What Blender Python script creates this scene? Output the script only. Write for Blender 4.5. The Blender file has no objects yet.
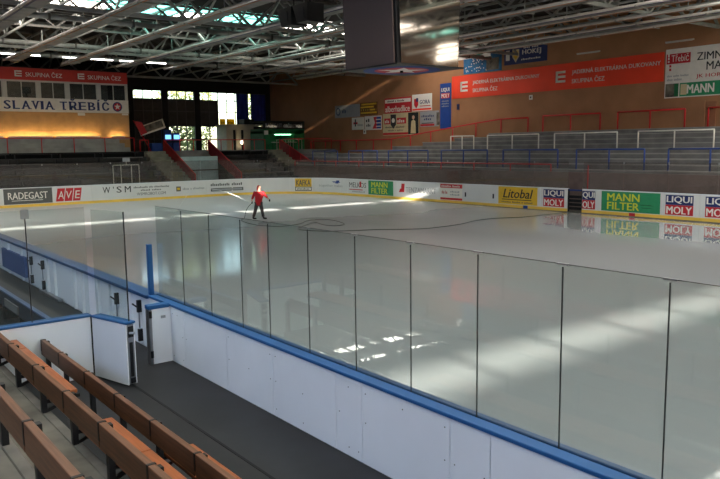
import bpy, bmesh, math, random
from mathutils import Vector, Matrix

random.seed(7)
sc = bpy.context.scene
COL = sc.collection

# All places are given as (u, v, z): u runs along the rink towards the press box end,
# v runs across the ice away from the benches, z is up (ice = 0).  Blender x = v, y = u.
def W(u, v, z):
    return Vector((v, u, z))

# ------------------------------------------------------------------ camera
cam_d = bpy.data.cameras.new('camera')
cam_d.sensor_width = 36.0
cam_d.lens = 36.24
cam_d.clip_end = 400
cam = bpy.data.objects.new('camera', cam_d)
COL.objects.link(cam)
_r = Vector((0.787986, -0.615558, -0.012863)); _u = Vector((0.088152, 0.092119, 0.991838)); _b = Vector((-0.609349, -0.782689, 0.126851))
cam.matrix_world = Matrix(((_r.x, _u.x, _b.x, 0.0), (_r.y, _u.y, _b.y, 0.0), (_r.z, _u.z, _b.z, 3.503), (0, 0, 0, 1)))
sc.camera = cam

# ------------------------------------------------------------------ world, sun, exposure
world = bpy.data.worlds.new('world'); sc.world = world
world.use_nodes = True
_nt = world.node_tree
_sky = _nt.nodes.new('ShaderNodeTexSky')
_sky.sky_type = 'NISHITA'
_sky.sun_disc = False
_sky.sun_elevation = math.radians(17)
_sky.sun_rotation = math.radians(194)
_bg = _nt.nodes['Background']
_bg.inputs['Strength'].default_value = 0.5
_nt.links.new(_sky.outputs[0], _bg.inputs[0])

sun_d = bpy.data.lights.new('sun', 'SUN')
sun_d.energy = 30.0
sun_d.angle = 0.0093
sun_d.color = (1.0, 0.93, 0.80)
sun = bpy.data.objects.new('sun', sun_d); COL.objects.link(sun)
SUN = Vector((0.25, 1.0, -0.31)).normalized()          # blender axes: v, u, z
sun.rotation_euler = SUN.to_track_quat('-Z', 'Y').to_euler()

SKYLIGHT_L = 9.5                                        # radiance of the translucent roof panes
sc.view_settings.view_transform = 'Standard'
sc.view_settings.look = 'None'
sc.view_settings.gamma = 1.0
sc.view_settings.use_curve_mapping = False
sc.view_settings.exposure = 0.3
sc.cycles.max_bounces = 8
sc.cycles.diffuse_bounces = 3
sc.cycles.glossy_bounces = 4
sc.cycles.transparent_max_bounces = 16
sc.cycles.caustics_reflective = False
sc.cycles.caustics_refractive = False
sc.cycles.sample_clamp_indirect = 4.0

# ------------------------------------------------------------------ materials
MATS = {}
def lin(c):
    def f(x):
        x /= 255.0
        return x / 12.92 if x <= 0.04045 else ((x + 0.055) / 1.055) ** 2.4
    return (f(c[0]), f(c[1]), f(c[2]), 1.0)

def mat(name, rgb, rough=0.6, metal=0.0, var=0.12, scale=3.0, bump=0.0, stretch=(1, 1, 1), spec=0.4, grime=None):
    """procedural surface: a base colour with noise mottling, optional fine relief"""
    m = bpy.data.materials.new(name); m.use_nodes = True
    nt = m.node_tree; p = nt.nodes['Principled BSDF']
    p.inputs['Roughness'].default_value = rough
    p.inputs['Metallic'].default_value = metal
    p.inputs['Specular IOR Level'].default_value = spec
    tc = nt.nodes.new('ShaderNodeTexCoord'); mp = nt.nodes.new('ShaderNodeMapping')
    mp.inputs['Scale'].default_value = stretch
    nz = nt.nodes.new('ShaderNodeTexNoise'); nz.inputs['Scale'].default_value = scale; nz.inputs['Detail'].default_value = 6
    nt.links.new(tc.outputs['Object'], mp.inputs[0]); nt.links.new(mp.outputs[0], nz.inputs['Vector'])
    rp = nt.nodes.new('ShaderNodeValToRGB')
    c = lin(rgb); g = lin(grime) if grime else tuple(x * (1 - 2 * var) for x in c[:3]) + (1,)
    rp.color_ramp.elements[0].position = 0.3; rp.color_ramp.elements[1].position = 0.7
    rp.color_ramp.elements[0].color = g
    rp.color_ramp.elements[1].color = tuple(min(1, x * (1 + var)) for x in c[:3]) + (1,)
    nt.links.new(nz.outputs['Fac'], rp.inputs[0]); nt.links.new(rp.outputs[0], p.inputs['Base Color'])
    if bump:
        b = nt.nodes.new('ShaderNodeBump'); b.inputs['Strength'].default_value = bump; b.inputs['Distance'].default_value = 0.02
        nt.links.new(nz.outputs['Fac'], b.inputs['Height']); nt.links.new(b.outputs[0], p.inputs['Normal'])
    MATS[name] = m
    return m

def emit(name, rgb, strength):
    m = bpy.data.materials.new(name); m.use_nodes = True
    nt = m.node_tree; nt.nodes.remove(nt.nodes['Principled BSDF'])
    e = nt.nodes.new('ShaderNodeEmission'); e.inputs[0].default_value = lin(rgb); e.inputs[1].default_value = strength
    nt.links.new(e.outputs[0], nt.nodes['Material Output'].inputs[0]); MATS[name] = m
    return m

def glass(name, tint, haze, haze_rgb, ior=1.5):
    """thin pane: clear pass-through, mirror reflection by Fresnel, a film of dust"""
    m = bpy.data.materials.new(name); m.use_nodes = True
    nt = m.node_tree; nt.nodes.remove(nt.nodes['Principled BSDF'])
    tr = nt.nodes.new('ShaderNodeBsdfTransparent'); tr.inputs[0].default_value = tint + (1,)
    gl = nt.nodes.new('ShaderNodeBsdfGlossy'); gl.inputs['Roughness'].default_value = 0.02
    gl.inputs[0].default_value = (0.95, 0.97, 0.97, 1)
    df = nt.nodes.new('ShaderNodeBsdfDiffuse'); df.inputs[0].default_value = lin(haze_rgb)
    lw = nt.nodes.new('ShaderNodeLayerWeight'); pw = nt.nodes.new('ShaderNodeMath'); pw.operation = 'POWER'; pw.inputs[1].default_value = 5.0
    fr = nt.nodes.new('ShaderNodeMath'); fr.operation = 'MULTIPLY_ADD'; fr.inputs[1].default_value = 0.96; fr.inputs[2].default_value = 0.022
    nt.links.new(lw.outputs['Facing'], pw.inputs[0]); nt.links.new(pw.outputs[0], fr.inputs[0])       # Schlick reflectance, the same on both sides of the pane
    m1 = nt.nodes.new('ShaderNodeMixShader'); m1.inputs[0].default_value = haze
    m2 = nt.nodes.new('ShaderNodeMixShader')
    if haze > 0.1:
        tc = nt.nodes.new('ShaderNodeTexCoord'); nz = nt.nodes.new('ShaderNodeTexNoise'); nz.inputs['Scale'].default_value = 0.35
        ma = nt.nodes.new('ShaderNodeMapRange'); ma.inputs['From Min'].default_value = 0.3; ma.inputs['From Max'].default_value = 0.7
        ma.inputs['To Min'].default_value = haze * 0.6; ma.inputs['To Max'].default_value = haze * 1.4
        nt.links.new(tc.outputs['Object'], nz.inputs['Vector']); nt.links.new(nz.outputs['Fac'], ma.inputs[0]); nt.links.new(ma.outputs[0], m1.inputs[0])
    nt.links.new(tr.outputs[0], m1.inputs[1]); nt.links.new(df.outputs[0], m1.inputs[2])
    nt.links.new(fr.outputs[0], m2.inputs[0]); nt.links.new(m1.outputs[0], m2.inputs[1]); nt.links.new(gl.outputs[0], m2.inputs[2])
    nt.links.new(m2.outputs[0], nt.nodes['Material Output'].inputs[0]); MATS[name] = m
    return m

mat('concrete', (106, 101, 93), 0.85, var=0.25, scale=2.2, bump=0.15)
mat('concrete_terrace', (122, 120, 119), 0.85, var=0.16, scale=1.2, bump=0.1)
mat('concrete_pale', (160, 160, 154), 0.8, var=0.12, scale=1.2)
mat('stair_olive', (118, 116, 102), 0.85, var=0.14, scale=2)
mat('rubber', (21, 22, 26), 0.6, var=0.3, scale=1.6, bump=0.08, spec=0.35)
mat('board_white', (226, 230, 236), 0.38, var=0.03, scale=0.9, spec=0.4)
mat('ad_white', (214, 214, 214), 0.4, var=0.02, scale=0.9)
mat('cap_blue', (30, 84, 138), 0.5, var=0.06, scale=2)
mat('cap_blue_dark', (30, 66, 108), 0.4, var=0.06, scale=2)
mat('kick_yellow', (236, 196, 84), 0.45, var=0.06, scale=1.5)
mat('blue_pad', (40, 72, 128), 0.6, var=0.08)
mat('steel', (150, 152, 156), 0.38, 1.0, var=0.1)
mat('dark_metal', (40, 40, 42), 0.5, 0.6, var=0.1)
mat('gasket', (26, 30, 32), 0.4, var=0.1)
mat('truss_grey', (150, 150, 144), 0.5, 0.2, var=0.12, scale=2)
mat('truss_dark', (84, 80, 76), 0.6, 0.1, var=0.15, scale=2)
mat('trough_metal', (196, 190, 186), 0.3, 0.45, var=0.08, scale=2)
mat('trough_grey', (128, 126, 122), 0.55, 0.2, var=0.12, scale=2)
mat('cable_orange', (190, 120, 60), 0.5, var=0.1)
mat('cable_violet', (60, 52, 110), 0.5, var=0.1)
mat('roof_dark', (54, 48, 46), 0.9, var=0.15, scale=1.0)
mat('wall_brown', (164, 118, 85), 0.75, var=0.08, scale=0.7, spec=0.25)
mat('wall_black', (26, 24, 25), 0.8, var=0.12)
mat('wall_plain', (92, 86, 82), 0.8, var=0.1)
mat('parapet_brown', (124, 104, 98), 0.7, var=0.1)
mat('rail_red', (206, 34, 40), 0.4, var=0.05)
mat('rail_blue', (34, 62, 128), 0.4, var=0.05)
mat('rail_white', (222, 218, 208), 0.4, var=0.04)
mat('panel_red', (138, 28, 34), 0.5, var=0.1)
mat('black_cloth', (16, 16, 18), 0.9, var=0.2)
mat('seat_dark', (44, 43, 44), 0.6, var=0.15)
mat('seat_plank_grey', (98, 98, 98), 0.6, var=0.1)
mat('wood_back', (108, 70, 47), 0.42, var=0.2, scale=4, stretch=(14, 0.8, 14), bump=0.06)
mat('wood_seat', (154, 84, 42), 0.36, var=0.14, scale=4, stretch=(14, 0.8, 14), bump=0.06)
mat('wood_amber', (178, 136, 88), 0.55, var=0.08, scale=2)
mat('sign_white', (224, 218, 210), 0.5, var=0.04)
mat('frame_white', (196, 192, 184), 0.5, var=0.04)
mat('banner_red', (242, 70, 40), 0.6, var=0.05, scale=0.6)
mat('fascia_red', (190, 44, 34), 0.5, var=0.05)
mat('print_white', (228, 224, 216), 0.6, var=0.02)
mat('print_navy', (28, 44, 98), 0.5, var=0.04)
mat('print_blue', (28, 66, 140), 0.55, var=0.05)
mat('print_cyan', (24, 104, 156), 0.55, var=0.25, scale=1.8)
mat('print_red', (190, 34, 44), 0.5, var=0.04)
mat('print_black', (40, 40, 44), 0.55, var=0.05)
mat('print_grey', (150, 152, 156), 0.55, var=0.05)
mat('print_darkgrey', (84, 86, 84), 0.5, var=0.06)
mat('print_yellow', (228, 184, 52), 0.5, var=0.04)
mat('print_lime', (206, 210, 60), 0.5, var=0.04)
mat('print_green', (42, 136, 92), 0.5, var=0.06)
mat('print_beige', (206, 190, 150), 0.55, var=0.05)
mat('print_brown', (120, 76, 30), 0.55, var=0.3, scale=6)
mat('print_photo', (110, 104, 92), 0.6, var=0.4, scale=2.5)
mat('print_teal', (40, 140, 120), 0.55, var=0.05)
mat('kiosk_green', (26, 104, 62), 0.5, var=0.1)
mat('kiosk_dark', (22, 26, 24), 0.6, var=0.1)
mat('cream_wall', (214, 204, 180), 0.6, var=0.05)
mat('curtain_blue', (22, 36, 130), 0.75, var=0.15, scale=3)
mat('window_screen', (66, 62, 60), 0.7, var=0.12)
mat('window_frame', (84, 84, 80), 0.5, var=0.08)
mat('door_pale', (160, 184, 188), 0.5, var=0.06)
mat('score_matte', (86, 72, 70), 0.6, 0.0, var=0.04, scale=30)
mat('score_metal', (150, 142, 134), 0.06, 0.95, var=0.05, scale=1.5)
mat('black_gloss', (18, 18, 20), 0.4, var=0.1)
mat('hose_black', (36, 42, 38), 0.5, var=0.1)
mat('skin', (214, 168, 142), 0.6, var=0.04)
mat('jacket_red', (176, 22, 32), 0.7, var=0.1, scale=8)
mat('trouser_grey', (66, 60, 58), 0.8, var=0.12, scale=8)
mat('boot_black', (30, 28, 28), 0.6, var=0.1)
mat('hair_brown', (64, 42, 30), 0.7, var=0.15, scale=20)
mat('bark', (84, 66, 50), 0.9, var=0.2, scale=6)
mat('leaf', (178, 190, 120), 0.7, var=0.4, scale=2.0)
mat('grass', (96, 120, 60), 0.9, var=0.2)
mat('slot_blue', (30, 70, 150), 0.5, var=0.1)
mat('water', (225, 228, 228), 0.15, var=0.02)
emit('skylight_white', (255, 247, 236), SKYLIGHT_L)
emit('skylight_teal', (120, 206, 190), SKYLIGHT_L * 0.45)
emit('lamp_warm', (255, 218, 150), 34.0)
emit('lamp_white', (255, 252, 246), 9.0)
emit('window_day', (184, 210, 255), 4.8)  # glow of the added fill windows behind the benches
emit('window_bright', (255, 248, 232), 12.0)
emit('lamp_room', (240, 238, 228), 1.2)
emit('lamp_green', (150, 255, 190), 14.0)
emit('screen_blue', (120, 190, 255), 1.6)
emit('lamp_cream', (255, 236, 200), 3.0)
glass('glass_near', (0.885, 0.92, 0.91), 0.035, (140, 150, 148))
glass('glass_far', (0.88, 0.88, 0.88), 0.14, (112, 102, 98))
def backlit(name, rgb):
    m = mat(name, rgb, 0.6, var=0.03); nt = m.node_tree; p = nt.nodes['Principled BSDF']
    tr = nt.nodes.new('ShaderNodeBsdfTranslucent'); tr.inputs[0].default_value = lin(rgb); mx = nt.nodes.new('ShaderNodeMixShader'); mx.inputs[0].default_value = 0.7
    nt.links.new(p.outputs[0], mx.inputs[1]); nt.links.new(tr.outputs[0], mx.inputs[2]); nt.links.new(mx.outputs[0], nt.nodes['Material Output'].inputs[0])
backlit('paper_yellow', (250, 200, 20))
mat('tread_pale', (150, 147, 143), 0.85, var=0.12, scale=1.2)
mat('hatch_brown', (150, 100, 72), 0.6, var=0.08)
mat('bench_dark', (22, 30, 46), 0.6, var=0.1)
glass('glass_dusty', (0.42, 0.40, 0.37), 0.05, (150, 140, 130))  # tint set to weaken the sunbeam through the roof gap
glass('glass_window', (0.92, 0.94, 0.93), 0.02, (200, 200, 200))

def ice_material():
    m = bpy.data.materials.new('ice'); m.use_nodes = True
    nt = m.node_tree; p = nt.nodes['Principled BSDF']
    tc = nt.nodes.new('ShaderNodeTexCoord')
    mp = nt.nodes.new('ShaderNodeMapping'); mp.inputs['Scale'].default_value = (1.0, 0.35, 1)
    nz = nt.nodes.new('ShaderNodeTexNoise'); nz.inputs['Scale'].default_value = 0.22; nz.inputs['Detail'].default_value = 5
    nt.links.new(tc.outputs['Object'], mp.inputs[0]); nt.links.new(mp.outputs[0], nz.inputs['Vector'])
    # wet melt-water film lies towards the benches end, frosty ice further up
    sx = nt.nodes.new('ShaderNodeSeparateXYZ'); nt.links.new(tc.outputs['Object'], sx.inputs[0])
    wet = nt.nodes.new('ShaderNodeMapRange'); wet.inputs['From Min'].default_value = 16; wet.inputs['From Max'].default_value = 32
    wet.inputs['To Min'].default_value = 0.0; wet.inputs['To Max'].default_value = 0.30
    nt.links.new(sx.outputs['Y'], wet.inputs[0])
    rr = nt.nodes.new('ShaderNodeMapRange'); rr.inputs['From Min'].default_value = 0.35; rr.inputs['From Max'].default_value = 0.65
    rr.inputs['To Min'].default_value = 0.008; rr.inputs['To Max'].default_value = 0.045
    nt.links.new(nz.outputs['Fac'], rr.inputs[0])
    ad = nt.nodes.new('ShaderNodeMath'); ad.operation = 'ADD'
    nt.links.new(rr.outputs[0], ad.inputs[0]); nt.links.new(wet.outputs[0], ad.inputs[1]); nt.links.new(ad.outputs[0], p.inputs['Roughness'])
    p.inputs['IOR'].default_value = 1.33
    rp = nt.nodes.new('ShaderNodeValToRGB')
    rp.color_ramp.elements[0].position = 0.3; rp.color_ramp.elements[1].position = 0.75
    rp.color_ramp.elements[0].color = (0.455, 0.46, 0.47, 1); rp.color_ramp.elements[1].color = (0.55, 0.555, 0.565, 1)
    nt.links.new(nz.outputs['Fac'], rp.inputs[0])
    far_mix = nt.nodes.new('ShaderNodeMapRange'); far_mix.inputs['From Min'].default_value = 8; far_mix.inputs['From Max'].default_value = 40
    nt.links.new(sx.outputs['Y'], far_mix.inputs[0])
    mx = nt.nodes.new('ShaderNodeMix'); mx.data_type = 'RGBA'; mx.inputs[6].default_value = (0.25, 0.258, 0.268, 1)      # darker base colour towards the benches end
    nt.links.new(far_mix.outputs[0], mx.inputs[0]); nt.links.new(rp.outputs[0], mx.inputs[7]); nt.links.new(mx.outputs[2], p.inputs['Base Color'])
    n2 = nt.nodes.new('ShaderNodeTexNoise'); n2.inputs['Scale'].default_value = 1.7; n2.inputs['Detail'].default_value = 3
    nt.links.new(tc.outputs['Object'], n2.inputs['Vector'])
    b = nt.nodes.new('ShaderNodeBump'); b.inputs['Strength'].default_value = 0.022; b.inputs['Distance'].default_value = 0.02
    nt.links.new(n2.outputs['Fac'], b.inputs['Height']); nt.links.new(b.outputs[0], p.inputs['Normal'])
    MATS['ice'] = m
ice_material()

# ------------------------------------------------------------------ builders
class MB:
    def __init__(s): s.v = []; s.f = []
    def add(s, vs, fs):
        n = len(s.v); s.v += [Vector(q) for q in vs]; s.f += [tuple(i + n for i in q) for q in fs]; return s
    def box(s, u0, u1, v0, v1, z0, z1):
        c = [W(u, v, z) for z in (z0, z1) for u, v in ((u0, v0), (u1, v0), (u1, v1), (u0, v1))]
        return s.add(c, [(0, 1, 2, 3), (4, 7, 6, 5), (0, 4, 5, 1), (1, 5, 6, 2), (2, 6, 7, 3), (3, 7, 4, 0)])
    def bar(s, p, q, w, h=None, up=(0, 0, 1)):
        """rectangular bar between two (u, v, z) points"""
        h = w if h is None else h
        a, b = W(*p), W(*q); d = (b - a).normalized(); up = Vector(up)
        if abs(d.dot(up)) > 0.98: up = Vector((1, 0, 0))
        x = d.cross(up).normalized() * w / 2; y = x.cross(d).normalized() * h / 2
        c = [e + sx * x + sy * y for e in (a, b) for sx, sy in ((-1, -1), (1, -1), (1, 1), (-1, 1))]
        return s.add(c, [(0, 1, 2, 3), (4, 7, 6, 5), (0, 4, 5, 1), (1, 5, 6, 2), (2, 6, 7, 3), (3, 7, 4, 0)])
    def tube(s, pts, r, n=8, caps=True):
        P = [W(*p) for p in pts]; rings = []
        for i, p in enumerate(P):
            d = (P[min(i + 1, len(P) - 1)] - P[max(i - 1, 0)]).normalized()
            up = Vector((0, 0, 1)) if abs(d.z) < 0.95 else Vector((1, 0, 0))
            x = d.cross(up).normalized(); y = x.cross(d)
            rr = r[i] if isinstance(r, (list, tuple)) else r
            rings.append([p + x * math.cos(2 * math.pi * k / n) * rr + y * math.sin(2 * math.pi * k / n) * rr for k in range(n)])
        vs = [q for g in rings for q in g]; fs = []
        for i in range(len(P) - 1):
            for k in range(n): fs.append((i * n + k, i * n + (k + 1) % n, (i + 1) * n + (k + 1) % n, (i + 1) * n + k))
        if caps: fs += [tuple(range(n)), tuple((len(P) - 1) * n + k for k in range(n))]
        return s.add(vs, fs)
    def prism(s, pts, off):
        """polygon of (u, v, z) points extruded by (du, dv, dz)"""
        a = [W(*p) for p in pts]; o = W(*off); n = len(a)
        return s.add(a + [p + o for p in a], [tuple(range(n)), tuple(range(2 * n - 1, n - 1, -1))] + [(k, (k + 1) % n, n + (k + 1) % n, n + k) for k in range(n)])
    def mesh(s, name, m, smooth=False):
        me = bpy.data.meshes.new(name); me.from_pydata(s.v, [], s.f)
        bm = bmesh.new(); bm.from_mesh(me); bmesh.ops.recalc_face_normals(bm, faces=bm.faces); bm.to_mesh(me); bm.free()
        me.materials.append(MATS[m])
        if smooth:
            for p in me.polygons: p.use_smooth = True
        return me

def link(name, me, parent=None):
    o = bpy.data.objects.new(name, me); COL.objects.link(o)
    if parent is not None:
        o.parent = parent
        if parent.type == 'EMPTY': o.matrix_parent_inverse = Matrix.Translation(-parent.location)
    return o
def part(name, mb, m, parent=None, smooth=False, label=None):
    o = link(name, mb.mesh(name, m, smooth), parent)
    if label: o['label'] = label
    return o
def tag(o, label, cat, group=None):
    o['label'] = label; o['category'] = cat
    if group: o['group'] = group
    return o
def thing(name, label, cat, loc, group=None):
    o = bpy.data.objects.new(name, None); COL.objects.link(o); o.location = W(*loc); o.empty_display_size = 0.2
    return tag(o, label, cat, group)
def struct(name, mb, m):
    o = part(name, mb, m); o['kind'] = 'structure'; return o
def B(u0, u1, v0, v1, z0, z1): return MB().box(u0, u1, v0, v1, z0, z1)

def bevel(o, w=0.01, seg=2):
    md = o.modifiers.new('bevel', 'BEVEL'); md.width = w; md.segments = seg; md.limit_method = 'ANGLE'
    return o

# a scratch scene in which text and skinned shapes are turned into meshes
TMP = bpy.data.scenes.new('scratch')
def eval_mesh(ob):
    TMP.collection.objects.link(ob)
    vl = TMP.view_layers[0]; vl.update(); dg = vl.depsgraph
    return bpy.data.meshes.new_from_object(ob.evaluated_get(dg))

# lettering: outlines of the built-in font turned into thin meshes, fitted into a w x h field
def text_verts(txt, w, h, bold=0.0, shear=0.0, depth=0.006, fit=True):
    if isinstance(txt, tuple):                           # small print too blurred to read: word lengths, drawn as letter-sized strokes
        st = w / (sum(txt) + len(txt) - 1); out = []; fs = []; i = 0
        for word in txt:
            for j in range(word):
                hh = h * (1.0 if i % 4 == 1 else 0.72); k = len(out); a = i * st; i += 1
                out += [(a, 0, 0.0), (a + st * 0.62, 0, 0.0), (a + st * 0.62, hh, 0.0), (a, hh, 0.0)]; fs.append((k, k + 1, k + 2, k + 3))
            i += 1
        return out, fs
    cu = bpy.data.curves.new('text', 'FONT'); cu.body = txt; cu.size = 1.0; cu.extrude = 0.0; cu.shear = shear
    cu.resolution_u = 2
    ob = bpy.data.objects.new('text', cu); me = eval_mesh(ob)
    bpy.data.objects.remove(ob); bpy.data.curves.remove(cu)
    vs = [(q.co.x, q.co.y) for q in me.vertices]; fs = [tuple(p.vertices) for p in me.polygons]
    bpy.data.meshes.remove(me)
    if not vs: return [], []
    x0 = min(a for a, b in vs); x1 = max(a for a, b in vs); y0 = min(b for a, b in vs); y1 = max(b for a, b in vs)
    kx = w / max(1e-6, x1 - x0); ky = h / max(1e-6, y1 - y0)
    out = [((a - x0) * kx, (b - y0) * ky, 0.0) for a, b in vs]
    if bold:                                             # heavier strokes: the outline laid again a little to the side
        n = len(out); e = bold * h * 1.2
        fs = fs + [tuple(i + n for i in f) for f in fs] + [tuple(i + 2 * n for i in f) for f in fs]
        out = out + [(a + e, b, 0.003) for a, b, c in out] + [(a - e, b, 0.006) for a, b, c in out]
    return out, fs

class Face:
    """a flat sign face: origin at its lower-left corner as seen by a viewer, right and up directions, normal"""
    def __init__(s, org, right, up=(0, 0, 1)):
        s.o = W(*org); s.r = W(*right).normalized(); s.u = W(*up).normalized(); s.n = s.r.cross(s.u).normalized()
    def P(s, a, b, d=0.0): return s.o + s.r * a + s.u * b + s.n * d
    def plate(s, name, a0, a1, b0, b1, m, parent, d0=0.0, d1=0.004, pts=None, label=None):
        mb = MB()
        q = pts or [(a0, b0), (a1, b0), (a1, b1), (a0, b1)]
        n = len(q)
        mb.add([s.P(a, b, d0) for a, b in q] + [s.P(a, b, d1) for a, b in q], [tuple(range(n)), tuple(range(2 * n - 1, n - 1, -1))] + [(k, (k + 1) % n, n + (k + 1) % n, n + k) for k in range(n)])
        return part(name, mb, m, parent, label=label)
    def text(s, txt, a, b, w, h, m, parent, d=0.012, bold=0.0, shear=0.0, name='lettering'):
        vs, fs = text_verts(txt, w, h, bold, shear)
        me = bpy.data.meshes.new(name); me.from_pydata([s.P(a + x, b + y, d + dd_) for x, y, dd_ in vs], [], fs); me.materials.append(MATS[m])
        o = link(name, me, parent); o['kind'] = 'stuff'; return o

# ================================================================== THE HALL
UE, VF, VN, RR = 49.0, 31.7, 4.40, 6.0            # end boards, far boards, near glass line, corner radius
U0 = -9.0                                          # other end of the ice
L1 = VF - VN - 2 * RR; L2 = RR * math.pi / 2; L3 = UE - U0 - 2 * RR
ROOF = 11.5
UB, VB = -34.0, -9.0                               # walls behind the camera
UW, VW = 68.0, 41.0                                # end wall, far side wall

def rink(s, off=0.0):
    """point and inward normal on the inner face of the boards, s runs left to right as seen from the ice"""
    R = RR + off
    if s < -L2: return (UE - RR + (s + L2), VN - off), (0, 1)
    if s < 0:
        a = -s / RR; return (UE - RR + R * math.cos(a), VN + RR - R * math.sin(a)), (-math.cos(a), math.sin(a))
    if s < L1: return (UE + off, VN + RR + s), (-1, 0)
    if s < L1 + L2:
        a = (s - L1) / RR; return (UE - RR + R * math.cos(a), VF - RR + R * math.sin(a)), (-math.cos(a), -math.sin(a))
    if s < L1 + L2 + L3: return (UE - RR - (s - L1 - L2), VF + off), (0, -1)
    t = s - L1 - L2 - L3
    if t < L2:
        a = t / RR; return (U0 + RR - R * math.sin(a), VF - RR + R * math.cos(a)), (math.sin(a), -math.cos(a))
    t -= L2
    if t < L1: return (U0 - off, VF - RR - t), (1, 0)
    t -= L1
    a = min(t / RR, math.pi / 2); return (U0 + RR - R * math.cos(a), VN + RR - R * math.sin(a)), (math.cos(a), math.sin(a))
SEND = L1 + L2 + L3 + L2 + L1 + L2

def ring(s0, s1, o0, o1, z0, z1, step=0.6):
    """a curved slab that follows the boards"""
    cuts = sorted(set([s0, s1] + [c for c in (-L2, 0, L1, L1 + L2) if s0 < c < s1]))
    ss = []
    for a, b in zip(cuts, cuts[1:]):
        m = 0.5 * (a + b); curved = (-L2 < m < 0) or (L1 < m < L1 + L2) or m > L1 + L2 + L3
        k = max(1, math.ceil((b - a) / step)) if curved else 1
        ss += [a + (b - a) * i / k for i in range(k)]
    ss.append(s1)
    vs = []; fs = []
    for s in ss:
        (a, b), _ = rink(s, o0); (c, d), _ = rink(s, o1)
        vs += [W(a, b, z0), W(c, d, z0), W(c, d, z1), W(a, b, z1)]
    n = len(ss)
    for i in range(n - 1):
        for k in range(4): fs.append((4 * i + k, 4 * i + (k + 1) % 4, 4 * i + 4 + (k + 1) % 4, 4 * i + 4 + k))
    fs += [(0, 1, 2, 3), tuple(4 * (n - 1) + k for k in range(4))]
    return MB().add(vs, fs)

# --- floors
pts = []
for i in range(400):
    s = -L2 + (SEND + L2) * i / 400
    (a, b), _ = rink(s, 0.05)
    if not pts or (Vector(pts[-1][:2]) - Vector((a, b))).length > 0.3: pts.append((a, b, 0.0))
ice = MB(); ice.add([W(*p) for p in pts] + [W(p[0], p[1], -0.2) for p in pts], [tuple(range(len(pts))), tuple(range(2 * len(pts) - 1, len(pts) - 1, -1))] + [(k, (k + 1) % len(pts), len(pts) + (k + 1) % len(pts), len(pts) + k) for k in range(len(pts))])
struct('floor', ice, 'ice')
struct('floor_slab', B(UB, UW, VB, VW, -0.6, -0.21), 'concrete')
struct('floor_aisle', ring(-L2 - 8.0, L1 + L2 + L3 + 4, 0.24, 2.2, -0.21, 0.02, 0.8), 'concrete')
struct('floor_walkway', B(-20, 43.0, 2.57, 4.262, -0.21, 0.345), 'rubber')

# --- walls
struct('wall_far', B(UB, UW, VW, VW + 0.3, -0.2, ROOF + 0.3), 'wall_brown')
wn = MB()
for a in ((UB, UW, -0.2, 7.6), (UB, UW, 10.4, ROOF + 0.3), (UB, -22, 7.6, 10.4), (26, UW, 7.6, 10.4)): wn.box(a[0], a[1], VB - 0.3, VB, a[2], a[3])
struct('wall_near', wn, 'wall_plain')
wb = MB()
for a in ((VB, 12, -0.2, ROOF), (22, VW, -0.2, ROOF), (12, 22, -0.2, 5), (12, 22, 9.2, ROOF)): wb.box(UB - 0.3, UB, *a)
struct('wall_back', wb, 'wall_plain')
we = MB()
WV0, WV1, WZ0, WZ1 = 26.0, 40.4, 3.35, 9.15
for a in ((VB, WV0, -0.2, ROOF), (WV1, VW, -0.2, ROOF), (WV0, WV1, -0.2, WZ0), (WV0, WV1, WZ1, ROOF), (28.85, 29.45, WZ0, WZ1), (32.25, 32.85, WZ0, WZ1)):
    we.box(UW, UW + 0.3, *a)
struct('wall_end', we, 'wall_black')

# added window band in the unseen near wall, a glow to brighten the near boards
for k in range(8):
    a = -22 + 6 * k; t = thing('window_%d' % (5 + k), '', 'window', (a, VB, 7.6)); del t['label']; del t['category']; t['kind'] = 'structure'
    fr = MB()
    for j in range(5): fr.box(a + 1.5 * j - 0.04, a + 1.5 * j + 0.04, VB - 0.2, VB - 0.1, 7.6, 10.4)
    for z in (7.65, 9.0, 10.35): fr.box(a, a + 6, VB - 0.2, VB - 0.1, z - 0.04, z + 0.04)
    part('window_frame', fr, 'window_frame', t)
    for j in range(4):
        for z in (7.69, 9.04): part('pane', B(a + 1.5 * j + 0.04, a + 1.5 * j + 1.46, VB - 0.17, VB - 0.15, z, z + 1.27), 'window_day', t)

# high windows in the far wall beyond the banners
for k, a in enumerate((-4.5, -14.0)):
    t = thing('window_%d' % (13 + k), '', 'window', (a, VW, 10.1)); del t['label']; del t['category']; t['kind'] = 'structure'
    part('window_frame', MB().box(a, a + 3.1, VW - 0.08, VW, 10.05, 10.12).box(a, a + 3.1, VW - 0.08, VW, 11.3, 11.37).box(a, a + 0.06, VW - 0.08, VW, 10.1, 11.3).box(a + 3.04, a + 3.1, VW - 0.08, VW, 10.1, 11.3), 'window_frame', t)
    for j in range(2): part('pane', B(a + 0.06 + 1.5 * j, a + 1.52 + 1.5 * j, VW - 0.05, VW - 0.03, 10.12, 11.3), 'window_bright', t)

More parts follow.
